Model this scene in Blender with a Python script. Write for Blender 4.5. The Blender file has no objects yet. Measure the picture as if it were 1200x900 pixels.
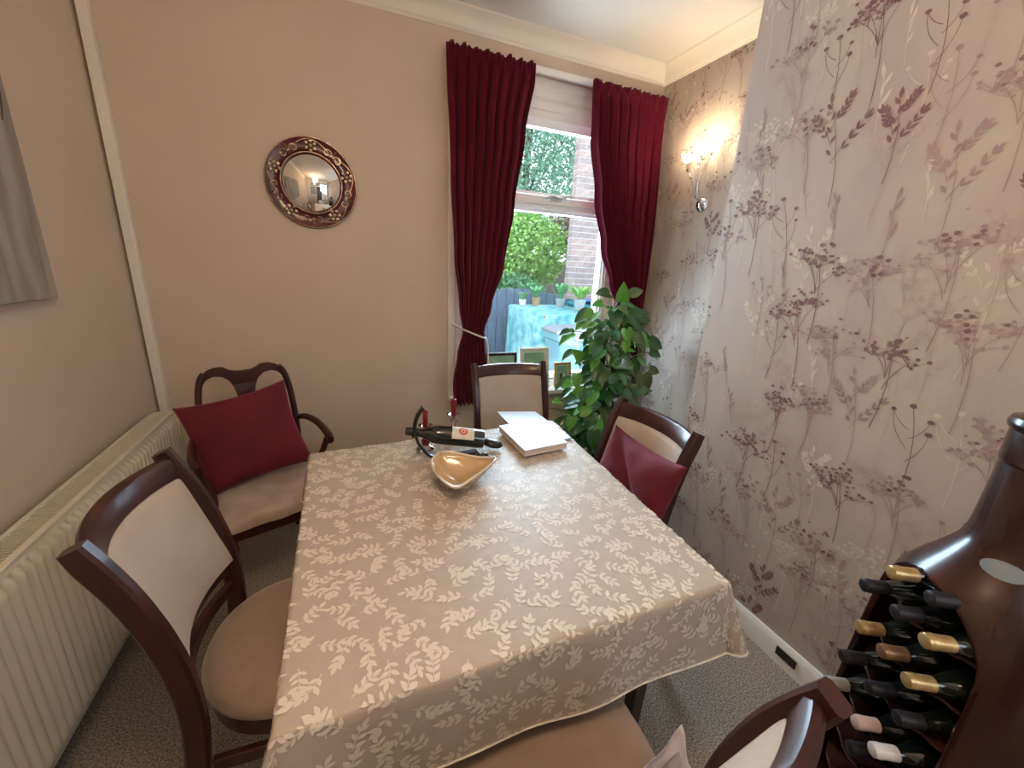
import bpy, bmesh, math, random
from math import sin, cos, pi, radians as R, sqrt, atan2, exp, floor as fl
from mathutils import Vector as V, Matrix as M4, noise as N
random.seed(7)
sc = bpy.context.scene
col = sc.collection

# ---------------------------------------------------------------- camera, world, lights, exposure
def cam_setup():
    yaw, pit, rol, f = R(22.915), R(16.343), R(2.964), 472.2
    F = V((sin(yaw)*cos(pit), cos(yaw)*cos(pit), -sin(pit)))
    Rt = V((cos(yaw), -sin(yaw), 0)); U = Rt.cross(F)
    R2 = Rt*cos(rol)+U*sin(rol); U2 = -Rt*sin(rol)+U*cos(rol)
    cd = bpy.data.cameras.new('camera'); cam = bpy.data.objects.new('camera', cd); col.objects.link(cam)
    m = M4(((R2.x, U2.x, -F.x, 0), (R2.y, U2.y, -F.y, 0), (R2.z, U2.z, -F.z, 1.5), (0, 0, 0, 1)))
    cam.matrix_world = m
    cd.sensor_fit = 'HORIZONTAL'; cd.sensor_width = 36; cd.lens = 36*f/1200; cd.clip_start = .02; cd.clip_end = 200
    sc.camera = cam
cam_setup()
w = bpy.data.worlds.new('sky'); sc.world = w; w.use_nodes = True
wn = w.node_tree.nodes; wl = w.node_tree.links
bg = wn['Background']; bg.inputs[1].default_value = 3.4
tc = wn.new('ShaderNodeTexCoord'); sp = wn.new('ShaderNodeSeparateXYZ'); cr = wn.new('ShaderNodeValToRGB')
wl.new(tc.outputs['Generated'], sp.inputs[0]); wl.new(sp.outputs[2], cr.inputs[0]); wl.new(cr.outputs[0], bg.inputs[0])
cr.color_ramp.elements[0].position = 0; cr.color_ramp.elements[0].color = (.80, .92, 1, 1)
cr.color_ramp.elements[1].position = .8; cr.color_ramp.elements[1].color = (.52, .74, 1, 1)
def lamp(name, kind, loc, energy, color, size=.1, rot=(0, 0, 0), sy=None):
    l = bpy.data.lights.new(name, kind); l.energy = energy; l.color = color
    if kind == 'AREA':
        l.size = size
        if sy: l.shape = 'RECTANGLE'; l.size_y = sy
    elif kind == 'SUN': l.angle = size
    else: l.shadow_soft_size = size
    o = bpy.data.objects.new(name, l); o.location = loc; o.rotation_euler = rot; col.objects.link(o); return o
lamp('sun', 'SUN', (3, 8, 9), 2.6, (1, .96, .88), R(8), (R(-32), R(38), 0))
lamp('window_daylight', 'AREA', (1.27, 3.10, 1.72), 160, (.62, .81, 1), 1.15, (R(-76), 0, 0), 1.7)
lamp('front_window_daylight', 'AREA', (1.0, -1.02, 1.7), 9, (.74, .87, 1), .7, (R(78), 0, R(8)), 1.1)
lamp('ceiling_lamp_glow', 'POINT', (.05, .15, 2.42), 34, (1, .69, .43), .16)
sc.view_settings.view_transform = 'Standard'; sc.view_settings.look = 'None'
sc.view_settings.gamma = 1; sc.view_settings.use_curve_mapping = False
sc.view_settings.exposure = 0.12

# ---------------------------------------------------------------- materials
def mat(name, c, rough=.6, metal=0, c2=None, sc_=20, amt=.5, bump=0, bsc=None, coat=0, sheen=0, emit=None, es=0, spec=.5, stretch=None, sheen_tint=None, detail=4, trans=0, ior=1.45, ramp=(.35, .65)):
    m = bpy.data.materials.new(name); m.use_nodes = True
    n = m.node_tree.nodes; l = m.node_tree.links; b = n['Principled BSDF']
    b.inputs['Base Color'].default_value = (*c, 1); b.inputs['Roughness'].default_value = rough
    b.inputs['Metallic'].default_value = metal; b.inputs['Coat Weight'].default_value = coat
    b.inputs['Coat Roughness'].default_value = .12
    b.inputs['Sheen Weight'].default_value = sheen; b.inputs['Specular IOR Level'].default_value = spec
    b.inputs['Transmission Weight'].default_value = trans; b.inputs['IOR'].default_value = ior
    if sheen_tint: b.inputs['Sheen Tint'].default_value = (*sheen_tint, 1)
    if emit: b.inputs['Emission Color'].default_value = (*emit, 1); b.inputs['Emission Strength'].default_value = es
    co = n.new('ShaderNodeTexCoord'); mp = n.new('ShaderNodeMapping'); l.new(co.outputs['Object'], mp.inputs[0])
    if stretch: mp.inputs['Scale'].default_value = stretch
    if c2 is None: c2 = tuple(x*.9 for x in c)
    t = n.new('ShaderNodeTexNoise'); t.inputs['Scale'].default_value = sc_; t.inputs['Detail'].default_value = detail
    l.new(mp.outputs[0], t.inputs[0])
    cr = n.new('ShaderNodeValToRGB'); cr.color_ramp.elements[0].position = ramp[0]; cr.color_ramp.elements[1].position = ramp[1]
    cr.color_ramp.elements[0].color = (*c2, 1); cr.color_ramp.elements[1].color = (*c, 1)
    l.new(t.outputs[0], cr.inputs[0]); l.new(cr.outputs[0], b.inputs['Base Color'])
    if bump:
        t2 = n.new('ShaderNodeTexNoise'); t2.inputs['Scale'].default_value = bsc or sc_*4; t2.inputs['Detail'].default_value = 3
        l.new(mp.outputs[0], t2.inputs[0]); bp = n.new('ShaderNodeBump'); bp.inputs['Strength'].default_value = bump
        bp.inputs['Distance'].default_value = .002; l.new(t2.outputs[0], bp.inputs['Height']); l.new(bp.outputs[0], b.inputs['Normal'])
    return m
def glassmat(name, tint=(1, 1, 1), gloss=.5):
    m = bpy.data.materials.new(name); m.use_nodes = True; n = m.node_tree.nodes; l = m.node_tree.links
    n.remove(n['Principled BSDF']); out = n['Material Output']
    tr = n.new('ShaderNodeBsdfTransparent'); tr.inputs[0].default_value = (*tint, 1)
    gl = n.new('ShaderNodeBsdfGlossy'); gl.inputs['Roughness'].default_value = .02
    fr = n.new('ShaderNodeFresnel'); fr.inputs[0].default_value = 1.5
    mu = n.new('ShaderNodeMath'); mu.operation = 'MULTIPLY'; mu.inputs[1].default_value = gloss; mu.use_clamp = True
    mx = n.new('ShaderNodeMixShader'); l.new(fr.outputs[0], mu.inputs[0]); l.new(mu.outputs[0], mx.inputs[0])
    l.new(tr.outputs[0], mx.inputs[1]); l.new(gl.outputs[0], mx.inputs[2]); l.new(mx.outputs[0], out.inputs[0]); return m
MT = {}
MT['wall'] = mat('beige_paint', (.625, .525, .43), .85, c2=(.60, .50, .405), sc_=3, bump=.12, bsc=160)
MT['wall_right'] = mat('mauve_beige_paper', (.47, .41, .342), .6, c2=(.425, .355, .315), sc_=3.2, bump=.15, bsc=220, stretch=(1, 1.3, .7), detail=6, ramp=(.38, .62))
MT['ceil'] = mat('ceiling_white', (.80, .76, .70), .9, c2=(.74, .71, .67), sc_=2, bump=.05)
MT['cove'] = mat('coving_cream', (.82, .77, .69), .7, c2=(.80, .75, .67), sc_=4)
MT['white'] = mat('white_gloss_paint', (.80, .77, .71), .35, c2=(.77, .74, .68), sc_=5)
MT['upvc'] = mat('white_plastic', (.84, .84, .84), .22, c2=(.82, .82, .82), sc_=3, coat=.3)
MT['rad'] = mat('radiator_enamel', (.68, .635, .51), .35, c2=(.65, .605, .50), sc_=5, coat=.2)
MT['dark'] = mat('black_plate_and_shade', (.02, .018, .016), .8)  # socket plate's own black; also the painted-in shade inside the radiator
MT['carpet'] = mat('carpet_taupe', (.40, .345, .285), 1, c2=(.14, .112, .09), sc_=170, bump=1, bsc=260, detail=2, ramp=(.36, .62))
MT['mahog'] = mat('mahogany', (.060, .013, .012), .36, c2=(.024, .007, .008), sc_=14, coat=.2, stretch=(1, 1, .25), bump=.05)
MT['mahog2'] = mat('mahogany_rack', (.050, .014, .010), .27, c2=(.018, .006, .006), sc_=10, coat=.35, stretch=(1, 1, .3), bump=.04)
MT['seat'] = mat('taupe_suede', (.33, .25, .205), .9, c2=(.28, .21, .17), sc_=9, bump=.25, bsc=300, sheen=.35)
MT['cream'] = mat('cream_suede', (.49, .42, .36), .8, c2=(.44, .375, .315), sc_=7, bump=.2, bsc=260, sheen=.4)
MT['silkpad'] = mat('faded_velour', (.42, .325, .265), .7, c2=(.33, .25, .20), sc_=10, bump=.3, bsc=90, sheen=.5)
MT['velvet'] = mat('burgundy_velvet', (.125, .003, .014), .8, c2=(.085, .002, .010), sc_=9, bump=.25, bsc=200, sheen=.3, sheen_tint=(.9, .25, .4))
MT['curtain'] = mat('wine_curtain', (.105, .004, .018), .85, c2=(.075, .003, .014), sc_=30, bump=.2, bsc=300, spec=.15, sheen=.25, sheen_tint=(.8, .3, .4), stretch=(3, 3, .4))
MT['rope'] = mat('cream_rope', (.72, .66, .58), .8, bump=.6, bsc=300)
MT['cloth'] = mat('jacquard_ground', (.465, .40, .335), .46, c2=(.44, .375, .31), sc_=30, bump=.1, bsc=500, sheen=.15)
MT['clothleaf'] = mat('jacquard_leaf', (.70, .64, .56), .44, c2=(.70, .64, .55), sc_=40)
MT['hem'] = mat('hem_cream', (.74, .70, .60), .6)
MT['plum'] = mat('print_plum', (.17, .075, .085), .6, c2=(.26, .15, .15), sc_=25)
MT['mauve'] = mat('print_mauve', (.30, .205, .20), .6, c2=(.38, .28, .26), sc_=20)
MT['faint'] = mat('print_faint', (.42, .33, .30), .6, c2=(.47, .38, .34), sc_=20)
MT['pale'] = mat('print_pale', (.60, .54, .46), .4, c2=(.53, .47, .40), sc_=25)
MT['mirror'] = mat('mirror_silver', (.93, .92, .88), .02, 1, c2=(.92, .91, .87))
MT['enamel'] = mat('plum_enamel', (.13, .007, .022), .28, .0, c2=(.035, .004, .008), sc_=8, coat=.35)
MT['bronze'] = mat('antique_bronze', (.55, .42, .31), .3, .9, c2=(.25, .16, .11), sc_=40)
MT['chrome'] = mat('chrome', (.8, .8, .82), .08, 1, c2=(.7, .7, .72))
MT['black'] = mat('black_satin', (.012, .011, .012), .28, .2, coat=.3)
MT['bottle'] = mat('dark_bottle_glass', (.006, .009, .007), .06, coat=1)
MT['redwax'] = mat('red_wax', (.20, .008, .016), .4)
MT['gold'] = mat('gold_foil', (.60, .43, .20), .32, .55, c2=(.45, .30, .13), sc_=60)
MT['brownfoil'] = mat('bronze_foil', (.33, .19, .10), .35, .5, c2=(.24, .13, .07), sc_=60)
MT['blackfoil'] = mat('black_foil', (.022, .020, .024), .45, .2)
MT['whitefoil'] = mat('white_foil', (.78, .75, .74), .4, .1)
MT['pinkfoil'] = mat('blush_foil', (.66, .50, .44), .4, .1)
MT['silver'] = mat('silver_foil', (.50, .50, .50), .35, .5)
MT['paper'] = mat('white_paper', (.80, .80, .82), .5, bump=.05)
MT['pages'] = mat('page_edges', (.66, .58, .53), .7, c2=(.52, .44, .40), sc_=6, stretch=(1, 1, 120))
MT['folder'] = mat('pale_blue_card', (.55, .61, .68), .35)
MT['leafA'] = mat('leaf_bright', (.13, .36, .045), .35, c2=(.07, .24, .03), sc_=18, coat=.25)
MT['leafB'] = mat('leaf_dark', (.035, .12, .030), .3, c2=(.02, .075, .022), sc_=18, coat=.35)
MT['leafC'] = mat('leaf_olive', (.11, .16, .05), .4, c2=(.06, .10, .03), sc_=14, coat=.2)
MT['stem'] = mat('stem_brown', (.10, .09, .035), .6)
MT['moss'] = mat('coir_pole', (.09, .05, .03), 1, c2=(.03, .018, .012), sc_=60, bump=1)
MT['navy'] = mat('navy_glaze', (.02, .03, .07), .25, coat=.5)
MT['pane'] = glassmat('window_glass', (.97, .985, .98), .7)
MT['crystal'] = glassmat('clear_crystal', (.93, .94, .94), 2.6)
MT['amber'] = mat('amber_glass', (.60, .42, .24), .10, c2=(.50, .34, .19), sc_=12, coat=.5)
MT['clearrim'] = mat('frosted_rim', (.80, .70, .58), .08, coat=1)
MT['bulb'] = mat('glowing_bulb', (1, .9, .7), .3, emit=(1, .82, .55), es=60)
MT['litglass'] = mat('lit_frosted_glass', (.9, .85, .75), .3, emit=(1, .80, .52), es=5)
MT['bulb2'] = mat('glowing_globe', (1, .9, .7), .3, emit=(1, .78, .5), es=6)
MT['tealcloth'] = mat('teal_cover', (.07, .27, .30), .6, c2=(.27, .47, .49), sc_=11, bump=.5, bsc=15, detail=6)
MT['bin'] = mat('bin_greyblue', (.16, .30, .34), .45, c2=(.14, .27, .31), sc_=4)
MT['binlid'] = mat('bin_lid', (.24, .23, .25), .5)
MT['tealbin'] = mat('teal_plastic', (.03, .33, .36), .4)
MT['bluebag'] = mat('blue_film', (.02, .16, .50), .3)
MT['brick'] = mat('brick_buff', (.47, .34, .30), .9, c2=(.33, .23, .20), sc_=14, bump=.4)
MT['brick2'] = mat('brick_dark', (.30, .225, .21), .9, c2=(.38, .29, .26), sc_=14, bump=.4)
MT['mortar'] = mat('mortar', (.66, .63, .60), .95, bump=.3)
MT['fence'] = mat('slate_fence', (.12, .155, .20), .7, c2=(.09, .12, .16), sc_=8, stretch=(3, 3, .3))
MT['woodfence'] = mat('weathered_wood', (.33, .29, .25), .8, c2=(.24, .20, .17), sc_=8, stretch=(3, 3, .3))
MT['foliage1'] = mat('bush_lime', (.42, .62, .16), .5, c2=(.22, .46, .10), sc_=7)
MT['foliage2'] = mat('tree_bluegreen', (.34, .52, .36), .5, c2=(.14, .32, .20), sc_=5)
MT['foliage3'] = mat('shrub_pink', (.50, .34, .28), .6, c2=(.22, .32, .14), sc_=3)
MT['foliage4'] = mat('plant_green', (.22, .45, .20), .5, c2=(.13, .33, .14), sc_=8)
MT['bark'] = mat('bark', (.16, .12, .09), .9, bump=.5)
MT['paving'] = mat('pale_paving', (.50, .49, .47), .9, c2=(.40, .39, .38), sc_=4, bump=.3)
MT['terra'] = mat('terracotta', (.50, .30, .18), .8)
MT['greypot'] = mat('grey_stone_pot', (.36, .38, .38), .8)
MT['canvas'] = mat('grey_canvas', (.37, .345, .315), .8, c2=(.25, .23, .21), sc_=6, stretch=(1, 3, .35), detail=6, bump=.3, ramp=(.38, .6))
MT['darkpanel'] = mat('dark_bookcase', (.08, .05, .045), .5)
MT['greyglass'] = mat('grey_pane', (.28, .30, .31), .1, coat=.5)

# ---------------------------------------------------------------- helpers
class MB:
    def __init__(s): s.v = []; s.f = []; s.m = []; s.mi = 0
    def add(s, vs, fs):
        k = len(s.v); s.v += [tuple(p) for p in vs]; s.f += [tuple(i+k for i in f) for f in fs]; s.m += [s.mi]*len(fs)
    def box(s, a, b):
        x0, y0, z0 = a; x1, y1, z1 = b
        s.add([(x0, y0, z0), (x1, y0, z0), (x1, y1, z0), (x0, y1, z0), (x0, y0, z1), (x1, y0, z1), (x1, y1, z1), (x0, y1, z1)],
              [(0, 3, 2, 1), (4, 5, 6, 7), (0, 1, 5, 4), (1, 2, 6, 5), (2, 3, 7, 6), (3, 0, 4, 7)])
    def grid(s, nu, nv, fn, cu=False, cv=False, flip=False):
        vs = [fn(i/(nu if cu else nu), j/(nv if cv else nv)) for i in range(nu if cu else nu+1) for j in range(nv if cv else nv+1)]
        W = nv if cv else nv+1; H = nu if cu else nu+1; fs = []
        for i in range(nu):
            for j in range(nv):
                a = i*W+j; b = ((i+1) % H)*W+j; c = ((i+1) % H)*W+(j+1) % W; d = i*W+(j+1) % W
                fs.append((a, d, c, b) if flip else (a, b, c, d))
        s.add(vs, fs)
    def lathe(s, prof, n=24, c=(0, 0, 0), ax=None):
        # prof list of (r, h); ax optional Matrix
        vs = []; fs = []
        for r, h in prof:
            for k in range(n):
                a = 2*pi*k/n; p = V((r*cos(a), r*sin(a), h))
                if ax: p = ax @ p
                vs.append(p+V(c))
        for i in range(len(prof)-1):
            for k in range(n):
                fs.append((i*n+k, i*n+(k+1) % n, (i+1)*n+(k+1) % n, (i+1)*n+k))
        if prof[0][0] > 1e-6: fs.append(tuple(range(n-1, -1, -1)))
        if prof[-1][0] > 1e-6: fs.append(tuple((len(prof)-1)*n+k for k in range(n)))
        s.add(vs, fs)
    def tube(s, pts, r, n=8, cap=True, sy=1.0, up=None):
        pts = [V(p) for p in pts]; rs = r if isinstance(r, (list, tuple)) else [r]*len(pts)
        vs = []; fs = []; prev = None
        for i, p in enumerate(pts):
            t = (pts[min(i+1, len(pts)-1)]-pts[max(i-1, 0)]).normalized()
            if prev is None:
                a = V(up) if up else (V((0, 0, 1)) if abs(t.z) < .9 else V((1, 0, 0)))
                u = t.cross(a).normalized()
            else:
                u = (prev-t*prev.dot(t)).normalized()
            prev = u; w_ = t.cross(u)
            for k in range(n):
                a = 2*pi*(k+.5)/n; vs.append(p+(u*cos(a)+w_*sin(a)*sy)*rs[i])
        for i in range(len(pts)-1):
            for k in range(n): fs.append((i*n+k, i*n+(k+1) % n, (i+1)*n+(k+1) % n, (i+1)*n+k))
        if cap: fs.append(tuple(range(n-1, -1, -1))); fs.append(tuple((len(pts)-1)*n+k for k in range(n)))
        s.add(vs, fs)
    def sweep(s, rings, closed=False):
        n = len(rings[0]); vs = [p for r in rings for p in r]; fs = []
        L = len(rings)
        for i in range(L if closed else L-1):
            j = (i+1) % L
            for k in range(n): fs.append((i*n+k, i*n+(k+1) % n, j*n+(k+1) % n, j*n+k))
        if not closed: fs.append(tuple(range(n-1, -1, -1))); fs.append(tuple((L-1)*n+k for k in range(n)))
        s.add(vs, fs)
    def data(s, name, mats, smooth=True, ang=35):
        me = bpy.data.meshes.new(name); me.from_pydata(s.v, [], s.f)
        for m in (mats if isinstance(mats, (list, tuple)) else [mats]): me.materials.append(MT[m])
        me.polygons.foreach_set('material_index', s.m); me.validate()
        bm = bmesh.new(); bm.from_mesh(me)
        if smooth and len(bm.faces) < 60000: bmesh.ops.recalc_face_normals(bm, faces=bm.faces)
        bm.to_mesh(me); bm.free()
        if smooth:
            me.polygons.foreach_set('use_smooth', [True]*len(me.polygons)); me.set_sharp_from_angle(angle=R(ang))
        return me
    def obj(s, name, mats, parent=None, bevel=0, smooth=True, ang=35, solid=0, sub=0, kind=None, loc=None, rot=None):
        o = bpy.data.objects.new(name, s.data(name, mats, smooth, ang)); col.objects.link(o)
        if parent: o.parent = parent
        if loc: o.location = loc
        if rot: o.rotation_euler = rot
        if solid: q = o.modifiers.new('solid', 'SOLIDIFY'); q.thickness = solid; q.offset = 0
        if bevel: q = o.modifiers.new('bevel', 'BEVEL'); q.width = bevel; q.segments = 2; q.limit_method = 'ANGLE'; q.angle_limit = R(50)
        if sub: q = o.modifiers.new('sub', 'SUBSURF'); q.levels = sub; q.render_levels = sub
        if kind: o['kind'] = kind
        return o
def thing(name, label, cat, loc=(0, 0, 0), rz=0, group=None):
    o = bpy.data.objects.new(name, None); col.objects.link(o); o.location = loc; o.rotation_euler = (0, 0, rz)
    o.empty_display_size = .1
    return tag(o, label, cat, group)
def tag(o, label, cat, group=None):
    o['label'] = label; o['category'] = cat
    if group: o['group'] = group
    return o
def copy_tree(o, parent=None):
    c = o.copy(); col.objects.link(c)
    if parent: c.parent = parent
    for ch in [x for x in list(col.objects) if x.parent == o]: copy_tree(ch, c)
    return c
def bx(name, a, b, m, parent=None, bevel=0, kind=None, **k):
    q = MB(); q.box(a, b); return q.obj(name, m, parent, bevel, kind=kind, **k)
def lerp(a, b, t): return a+(b-a)*t
def interp(tab, x):
    if x <= tab[0][0]: return tab[0][1]
    for (a, p), (b, q) in zip(tab, tab[1:]):
        if x <= b:
            t = (x-a)/(b-a); return p+(q-p)*t
    return tab[-1][1]
def sinterp(tab, x):
    if x <= tab[0][0]: return tab[0][1]
    for (a, p), (b, q) in zip(tab, tab[1:]):
        if x <= b:
            t = (x-a)/(b-a); t = t*t*(3-2*t); return p+(q-p)*t
    return tab[-1][1]
def spline(pts, n=8):
    P = [V(p) for p in pts]; P = [P[0]*2-P[1]]+P+[P[-1]*2-P[-2]]; out = []
    for i in range(1, len(P)-2):
        for k in range(n):
            t = k/n; a, b, c, d = P[i-1], P[i], P[i+1], P[i+2]
            out.append(.5*((2*b)+(c-a)*t+(2*a-5*b+4*c-d)*t*t+(3*b-a-3*c+d)*t*t*t))
    out.append(P[-2]); return out
S = 'structure'
XL, XB, XR, YB, YC, ZC = -.94, 1.56, 2.07, 2.55, 1.41, 2.78
YF = -1.1

# ---------------------------------------------------------------- room shell
bx('floor', (-1.1, YF-.1, -.1), (2.2, YB+.02, 0), 'carpet', kind=S)
bx('ceiling', (-1.1, YF-.1, ZC), (2.2, YB+.3, ZC+.1), 'ceil', kind=S)
bx('wall_left', (XL-.12, YF-.1, 0), (XL, YB+.3, ZC), 'wall', kind=S)
WX0, WX1, WZ0, WZ1 = .66, 1.87, .62, 2.60
q = MB()
q.box((XL, YB, 0), (WX0, YB+.3, ZC)); q.box((WX1, YB, 0), (XR+.12, YB+.3, ZC))
q.box((WX0, YB, 0), (WX1, YB+.3, WZ0)); q.box((WX0, YB, WZ1), (WX1, YB+.3, ZC))
q.obj('wall_back', 'wall', kind=S, smooth=False)
wall_r = bx('wall_right', (XR, YC-.1, 0), (XR+.12, YB, ZC), 'wall_right', kind=S)
wall_c = bx('wall_right', (XB, YF-.1, 0), (XR, YC, ZC), 'wall_right', kind=S)   # the chimney breast
q = MB()
q.box((XL, YF-.1, 0), (-.55, YF, ZC)); q.box((-.55, YF-.1, 2.5), (1.45, YF, ZC)); q.box((1.45, YF-.1, 0), (XB, YF, ZC)); q.box((-.55, YF-.1, 0), (.15, YF, 1.0))
q.obj('wall_front', 'wall', kind=S, smooth=False)
q = MB()
for x in (-.55, .13, .78, 1.41): q.box((x, YF-.06, 0 if x > .1 else 1), (x+.05, YF+.03, 2.5))
for z in (1.0, 1.98, 2.45): q.box((-.55, YF-.06, z), (1.46 if z > 1.5 else .15, YF+.031, z+.05))
q.obj('trim_1', 'white', kind=S, bevel=.004)
dr = bx('door_1', (.80, YF-.05, 0), (1.41, YF-.01, 1.98), 'white', kind=S)
bx('panel', (.88, YF-.012, .2), (1.33, YF, .9), 'white', dr, bevel=.006); bx('panel', (.88, YF-.012, 1.05), (1.33, YF, 1.85), 'white', dr, bevel=.006)
q = MB()
for a, b, c, d in ((-.5, .13, 2.03, 2.45), (.18, .78, 2.03, 2.45), (.83, 1.41, 2.03, 2.45), (-.5, .13, 1.05, 1.98)): q.box((a, YF-.04, c), (b, YF-.03, d))
q.obj('window_2', 'greyglass', kind=S)
bx('door_2', (.18, YF-.05, 0), (.78, YF-.01, 1.98), 'darkpanel', kind=S)

# coving: concave profile swept along the walls
def coving(name, p0, p1, nrm, mi0=0, mi1=0):
    prof = [(0, 0), (.004, 0), (.010, .012), (.016, .016), (.03, .045), (.055, .066), (.084, .078), (.088, .085), (.1, .0851), (0, .0851)]
    p0 = V(p0); p1 = V(p1); n = V(nrm); d = (p1-p0).normalized(); q = MB()
    rings = []
    for p, mi in ((p0, mi0), (p1, mi1)):
        rings.append([p+n*a+d*(a*mi)+V((0, 0, b)) for a, b in prof])
    q.sweep(rings); q.obj(name, 'cove', kind=S, ang=25)
coving('trim_2', (XL, YB, ZC-.085), (XR, YB, ZC-.085), (0, -1, 0), 1, -1)
coving('trim_3', (XR, YB, ZC-.085), (XR, YC, ZC-.085), (-1, 0, 0), 1, 0)
coving('trim_4', (XL, YF, ZC-.085), (XL, YB, ZC-.085), (1, 0, 0), 1, -1)
coving('trim_5', (XB, YC, ZC-.085), (XB, YF, ZC-.085), (-1, 0, 0), 0, -1)
def skirt(name, a, b, n, h=.10, t=.018, m='white'):
    a = V(a); b = V(b); n = V(n); q = MB()
    pr = [(0, 0), (t, 0), (t, h-.022), (t*.75, h-.010), (t*.45, h), (0, h)]
    q.sweep([[p+n*x+V((0, 0, z)) for x, z in pr] for p in (a, b)]); return q.obj(name, m, kind=S)
skirt('baseboard_back', (XL, YB, 0), (XR, YB, 0), (0, -1, 0), .07)
skirt('baseboard_left', (XL, YF, 0), (XL, YB, 0), (1, 0, 0), .09)
br = skirt('baseboard_right', (XB, YF, 0), (XB, YC, 0), (-1, 0, 0), .103)
skirt('baseboard_right', (XR, YC, 0), (XR, YB, 0), (-1, 0, 0), .1)
sk = bx('socket_plate', (XB-.0225, .665, .042), (XB-.0178, .745, .078), 'dark', bevel=.001)
tag(sk, 'small black socket plate set in the right skirting board beside the carpet', 'socket')
bx('trim_6', (XL+.012, YB-.035, 0), (XL+.052, YB-.001, ZC-.06), 'white', kind=S, bevel=.003)
bx('trim_7', (.605, YB-.016, .64), (.650, YB+.0, 2.6), 'white', kind=S, bevel=.004)

# ---------------------------------------------------------------- window
win = bpy.data.objects.new('window_1', None); col.objects.link(win); win['kind'] = S
FP_ = {}
def frame_part(name, x0, x1, z0, z1, w, y0, y1, m='upvc', wb=None, wt=None):
    wb = w if wb is None else wb; wt = w if wt is None else wt
    q = MB(); outer = [(x0, z0), (x1, z0), (x1, z1), (x0, z1)]
    inner = [(x0+w, z0+wb), (x1-w, z0+wb), (x1-w, z1-wt), (x0+w, z1-wt)]
    rings = []
    for k in range(4):
        (ox, oz), (ix, iz) = outer[k], inner[k]
        def P(t, y): return (ox+(ix-ox)*t, y, oz+(iz-oz)*t)
        rings.append([P(0, y1), P(0, y0), P(.30, y0), P(.36, y0+.006), P(.66, y0+.006), P(.74, y0+.014), P(1, y0+.026), P(1, y1)])
    q.sweep(rings, closed=True); FP_[name] = q.obj(name, m, win, ang=20); return FP_[name]
frame_part('outer_frame', WX0, WX1, WZ0+.02, WZ1, .085, 2.60, 2.70, wt=.15)
frame_part('sash', WX0+.06, WX1-.06, 1.90, 2.47, .075, 2.585, 2.66, wb=.07, wt=.13)
frame_part('lower_frame', WX0+.055, WX1-.055, WZ0+.05, 1.91, .05, 2.60, 2.68, wt=.06)
bx('pane', (WX0+.13, 2.635, 1.96), (WX1-.13, 2.641, 2.35), 'pane', FP_['sash'])
bx('pane', (WX0+.10, 2.640, WZ0+.09), (WX1-.10, 2.646, 1.86), 'pane', FP_['lower_frame'])
q = MB(); q.tube(spline([(1.26, 2.575, 1.935), (1.30, 2.555, 1.945), (1.36, 2.56, 1.94), (1.42, 2.56, 1.955), (1.455, 2.565, 1.955)], 4), [.009]*16+[.005], 8)
q.box((1.30, 2.565, 1.925), (1.37, 2.587, 1.95)); q.obj('window_handle', 'silver', FP_['sash'])
bx('sill', (.61, 2.49, .605), (1.93, 2.62, .640), 'white', win, bevel=.008)
bx('outer_sill', (WX0, 2.70, .56), (WX1, 2.92, .60), 'upvc', win, bevel=.005)

# ---------------------------------------------------------------- curtain track and curtains
q = MB(); q.box((.60, 2.505, 2.585), (2.06, 2.535, 2.615)); q.obj('curtain_track', 'upvc', bevel=.003)
tag(col.objects[-1], 'white curtain track on the wall above the window', 'curtain rail')
def curtain(Lt, Rt, ztop, zbot, nf, seed, tie, label, ph=0.):
    rnd = random.Random(seed); wob = [rnd.uniform(.7, 1.3) for _ in range(nf*2+4)]
    zt = sorted(set([ztop, ztop-.02, ztop-.05, ztop-.09, ztop-.12]+[lerp(ztop-.15, zbot, i/46) for i in range(47)]), reverse=True)
    NU = nf*22
    def P(u, v):
        j = min(int(round(v*(len(zt)-1))), len(zt)-1); z = zt[j]
        L = sinterp(Lt, z); Rr = sinterp(Rt, z)
        wd = Rr-L; fw = nf*u
        hd = max(0, min(1, (ztop-z)/.13))          # heading 0..1
        k = int(fw) % len(wob); ff = fw-int(fw)
        fold = sin(2*pi*fw+ph+.5*sin(z*3.1+seed+u*4))
        f2 = sin(4*pi*fw*1.0+1.3+z*1.6+seed)
        # pinch pleats in the heading: narrow triple peaks
        pl = exp(-((ff-.5)/.17)**2)*(.75+.25*cos(2*pi*(ff-.5)/.11))
        A = .034*wob[k] + .012*max(0, (1.9-z))*(1 if z > tie else .4)
        tight = exp(-((z-tie)/.16)**2)
        A = A*(1-.45*tight)
        body = A*(fold*.8+.22*f2)
        head = .036*pl-.012
        t = hd*hd*(3-2*hd)
        if hd < 1: y = 2.462-lerp(head, body, t*.8)
        else: y = 2.462-lerp(lerp(head, body, .8), body, min(1, (ztop-.13-z)/.25))
        y -= .018*max(0, min(1, (ztop-z)/1.2))*.5
        x = L+wd*(u+.012*sin(2*pi*fw*2+seed)*(hd))
        zz = z+((.004*sin(pi*2*fw*2+seed)+.012*N.noise(V((fw*2.3, seed, 0)))) if j < 2 else 0)
        if j > len(zt)-3: zz += .008*sin(2*pi*fw+1)
        return (x, y-.012*tight, zz)
    q = MB(); q.grid(NU, len(zt)-1, P)
    o = q.obj('curtain', 'curtain', solid=.003, ang=180)
    return tag(o, label, 'curtain', 'burgundy curtains at the window')
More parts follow.
